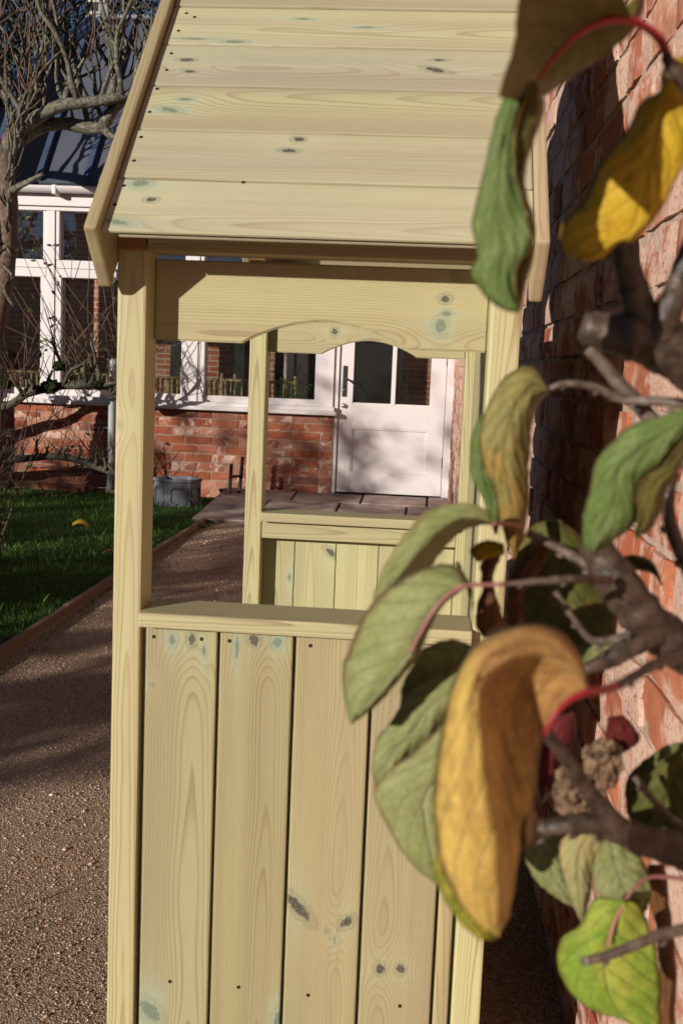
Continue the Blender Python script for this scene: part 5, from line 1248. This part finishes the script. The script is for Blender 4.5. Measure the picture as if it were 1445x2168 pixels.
# dark leaf behind the thick cut branch
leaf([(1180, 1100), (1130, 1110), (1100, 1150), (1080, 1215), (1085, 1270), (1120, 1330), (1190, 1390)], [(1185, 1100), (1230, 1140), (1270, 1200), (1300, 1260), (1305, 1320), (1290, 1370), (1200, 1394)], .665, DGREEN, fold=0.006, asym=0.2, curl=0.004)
leaf([(1160, 1150), (1130, 1155), (1095, 1195), (1075, 1240), (1070, 1320), (1092, 1330)], [(1160, 1160), (1150, 1200), (1130, 1230), (1110, 1260), (1104, 1300), (1094, 1332)], .645, BROWN, fold=0.004)
leaf([(1290, 1350), (1240, 1368), (1215, 1390), (1232, 1402)], [(1300, 1352), (1306, 1372), (1280, 1395), (1236, 1404)], .64, PALE, fold=0.002)
# red leaves and the dried fruit
leaf([(1212, 1508), (1160, 1525), (1130, 1580), (1128, 1640), (1142, 1700)], [(1215, 1510), (1218, 1560), (1195, 1610), (1175, 1660), (1146, 1702)], .60, RED, fold=0.010)
leaf([(1286, 1520), (1318, 1515), (1345, 1545), (1350, 1572), (1300, 1604)], [(1285, 1524), (1280, 1560), (1284, 1590), (1290, 1604), (1299, 1606)], .61, RED, fold=0.008, asym=0.4)
M_DRY = bark('dried_fruit_skin', (0.05, 0.028, 0.018), (0.30, 0.19, 0.115), (0.15, 0.085, 0.05), 190, 0.9, 0.15, 1.0)
for i, (px, py, rp, sq) in enumerate(((1222, 1675, 58, 0.95), (1272, 1620, 44, 1.5), (1225, 1745, 30, 0.7))):
    blob('dried_fruit', at(px, py, .60), rp*.60/F_PX, M_DRY, plant, 20+i*5.3, sq)
# leaves at the lower right
leaf([(1150, 1752), (1118, 1770), (1110, 1815), (1135, 1865), (1180, 1905), (1214, 1920)], [(1160, 1752), (1190, 1775), (1205, 1815), (1215, 1860), (1222, 1895), (1216, 1921)], .625, PALE, fold=0.004)
leaf([(1245, 1752), (1205, 1762), (1184, 1790), (1188, 1840), (1202, 1890), (1228, 1950)], [(1250, 1752), (1290, 1775), (1270, 1810), (1252, 1850), (1248, 1900), (1232, 1952)], .612, BUFF, fold=0.006)
leaf([(1285, 1770), (1262, 1805), (1252, 1850), (1262, 1890), (1300, 1920), (1350, 1948)], [(1290, 1768), (1330, 1785), (1352, 1810), (1372, 1850), (1376, 1900), (1354, 1950)], .608, YGREEN if False else PALE, fold=0.005, rip=0.004)
leaf([(1318, 1905), (1262, 1902), (1240, 1935), (1222, 1962), (1188, 1985), (1178, 2030), (1200, 2090), (1245, 2135), (1320, 2162), (1392, 2215)], [(1322, 1905), (1350, 1915), (1372, 1955), (1385, 2000), (1394, 2050), (1398, 2090), (1396, 2130), (1398, 2160), (1396, 2190), (1394, 2216)], .575, BRIGHT, fold=0.005, rip=0.003,
     C=[(1320, 1905), (1300, 1950), (1285, 2000), (1280, 2045), (1285, 2085), (1300, 2125), (1320, 2150), (1345, 2175), (1370, 2195), (1393, 2215)], stalk=[(1450, 1862, .60, 5), (1400, 1856, .595, 5), (1368, 1860, .59, 4), (1332, 1892, .58, 3.6), (1302, 1948, .572, 3.4), (1284, 2005, .570, 3)])
leaf([(1372, 1830), (1362, 1880), (1385, 1950), (1395, 2050), (1390, 2130), (1400, 2240)], [(1404, 1830), (1412, 1880), (1420, 1960), (1430, 2050), (1428, 2140), (1420, 2240)], .66, BROWN, fold=0.006)
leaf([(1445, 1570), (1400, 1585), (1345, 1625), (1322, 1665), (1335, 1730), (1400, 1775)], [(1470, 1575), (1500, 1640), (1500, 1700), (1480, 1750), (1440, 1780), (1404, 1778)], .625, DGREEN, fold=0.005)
leaf([(1435, 1572), (1405, 1580), (1388, 1598), (1386, 1612)], [(1438, 1574), (1432, 1590), (1410, 1606), (1388, 1614)], .615, PALE, fold=0.001)
leaf([(1345, 1640), (1325, 1680), (1330, 1730), (1360, 1755)], [(1350, 1640), (1378, 1680), (1385, 1730), (1364, 1757)], .632, BROWN, fold=0.003)
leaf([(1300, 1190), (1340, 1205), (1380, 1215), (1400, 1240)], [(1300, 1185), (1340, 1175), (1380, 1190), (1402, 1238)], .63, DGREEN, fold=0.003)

# fallen leaves on the lawn and path
def fallen(px, py, mat, label, size=0.05, z=0.03, rot=0.3, hump=0.025):
    p = atz(px, py, z); V, UV = [], []; n, m = 10, 9
    for i in range(n):
        t = i/(n-1); w = math.sin(math.pi*min(1, t*0.94+0.03))**0.7*0.62
        for j in range(m):
            s_ = -1+2*j/(m-1); V.append(Vector(((t-0.5)*2*size, s_*w*size, hump*(math.sin(math.pi*t)*0.8+0.5*(1-s_*s_))-0.01))); UV.append((t, j/(m-1)))
    me = pm('fallen_leaf', V, [(i*m+j, i*m+j+1, (i+1)*m+j+1, (i+1)*m+j) for i in range(n-1) for j in range(m-1)]); uvl = me.uv_layers.new(name='UVMap')
    for q in me.polygons:
        for li in q.loop_indices: uvl.data[li].uv = UV[me.loops[li].vertex_index]
    o = obj('fallen_leaf', me, mat, None, True); o.location = p; o.rotation_euler = (0.15, 0.1, rot); tag(o, label, 'leaf', 'fallen leaves'); md = o.modifiers.new('thickness', 'SOLIDIFY'); md.thickness = 0.0006
fallen(171, 1112, YELLOW, 'yellow fallen leaf lying on the lawn left of the arbour', 0.055, 0.045, 0.2, 0.04)
fallen(2, 1112, YELLOW, 'yellow fallen leaf cut by the left edge of the photo', 0.055, 0.04, 1.0, 0.03)
fallen(420, 1113, plain('dull_green_leaf', (0.06, 0.085, 0.055), 0.6, 0.3), 'dull green fallen leaf on the gravel seen under the arbour', 0.05, 0.012, 0.4, 0.03)
fallen(232, 1168, BROWN, 'reddish brown fallen leaf at the lawn edge beside the post', 0.035, 0.03, 0.7, 0.02)
fallen(933, 1044, BROWN, 'crumpled brown leaf at the foot of the door hinge', 0.05, 0.125, 0.1, 0.05)
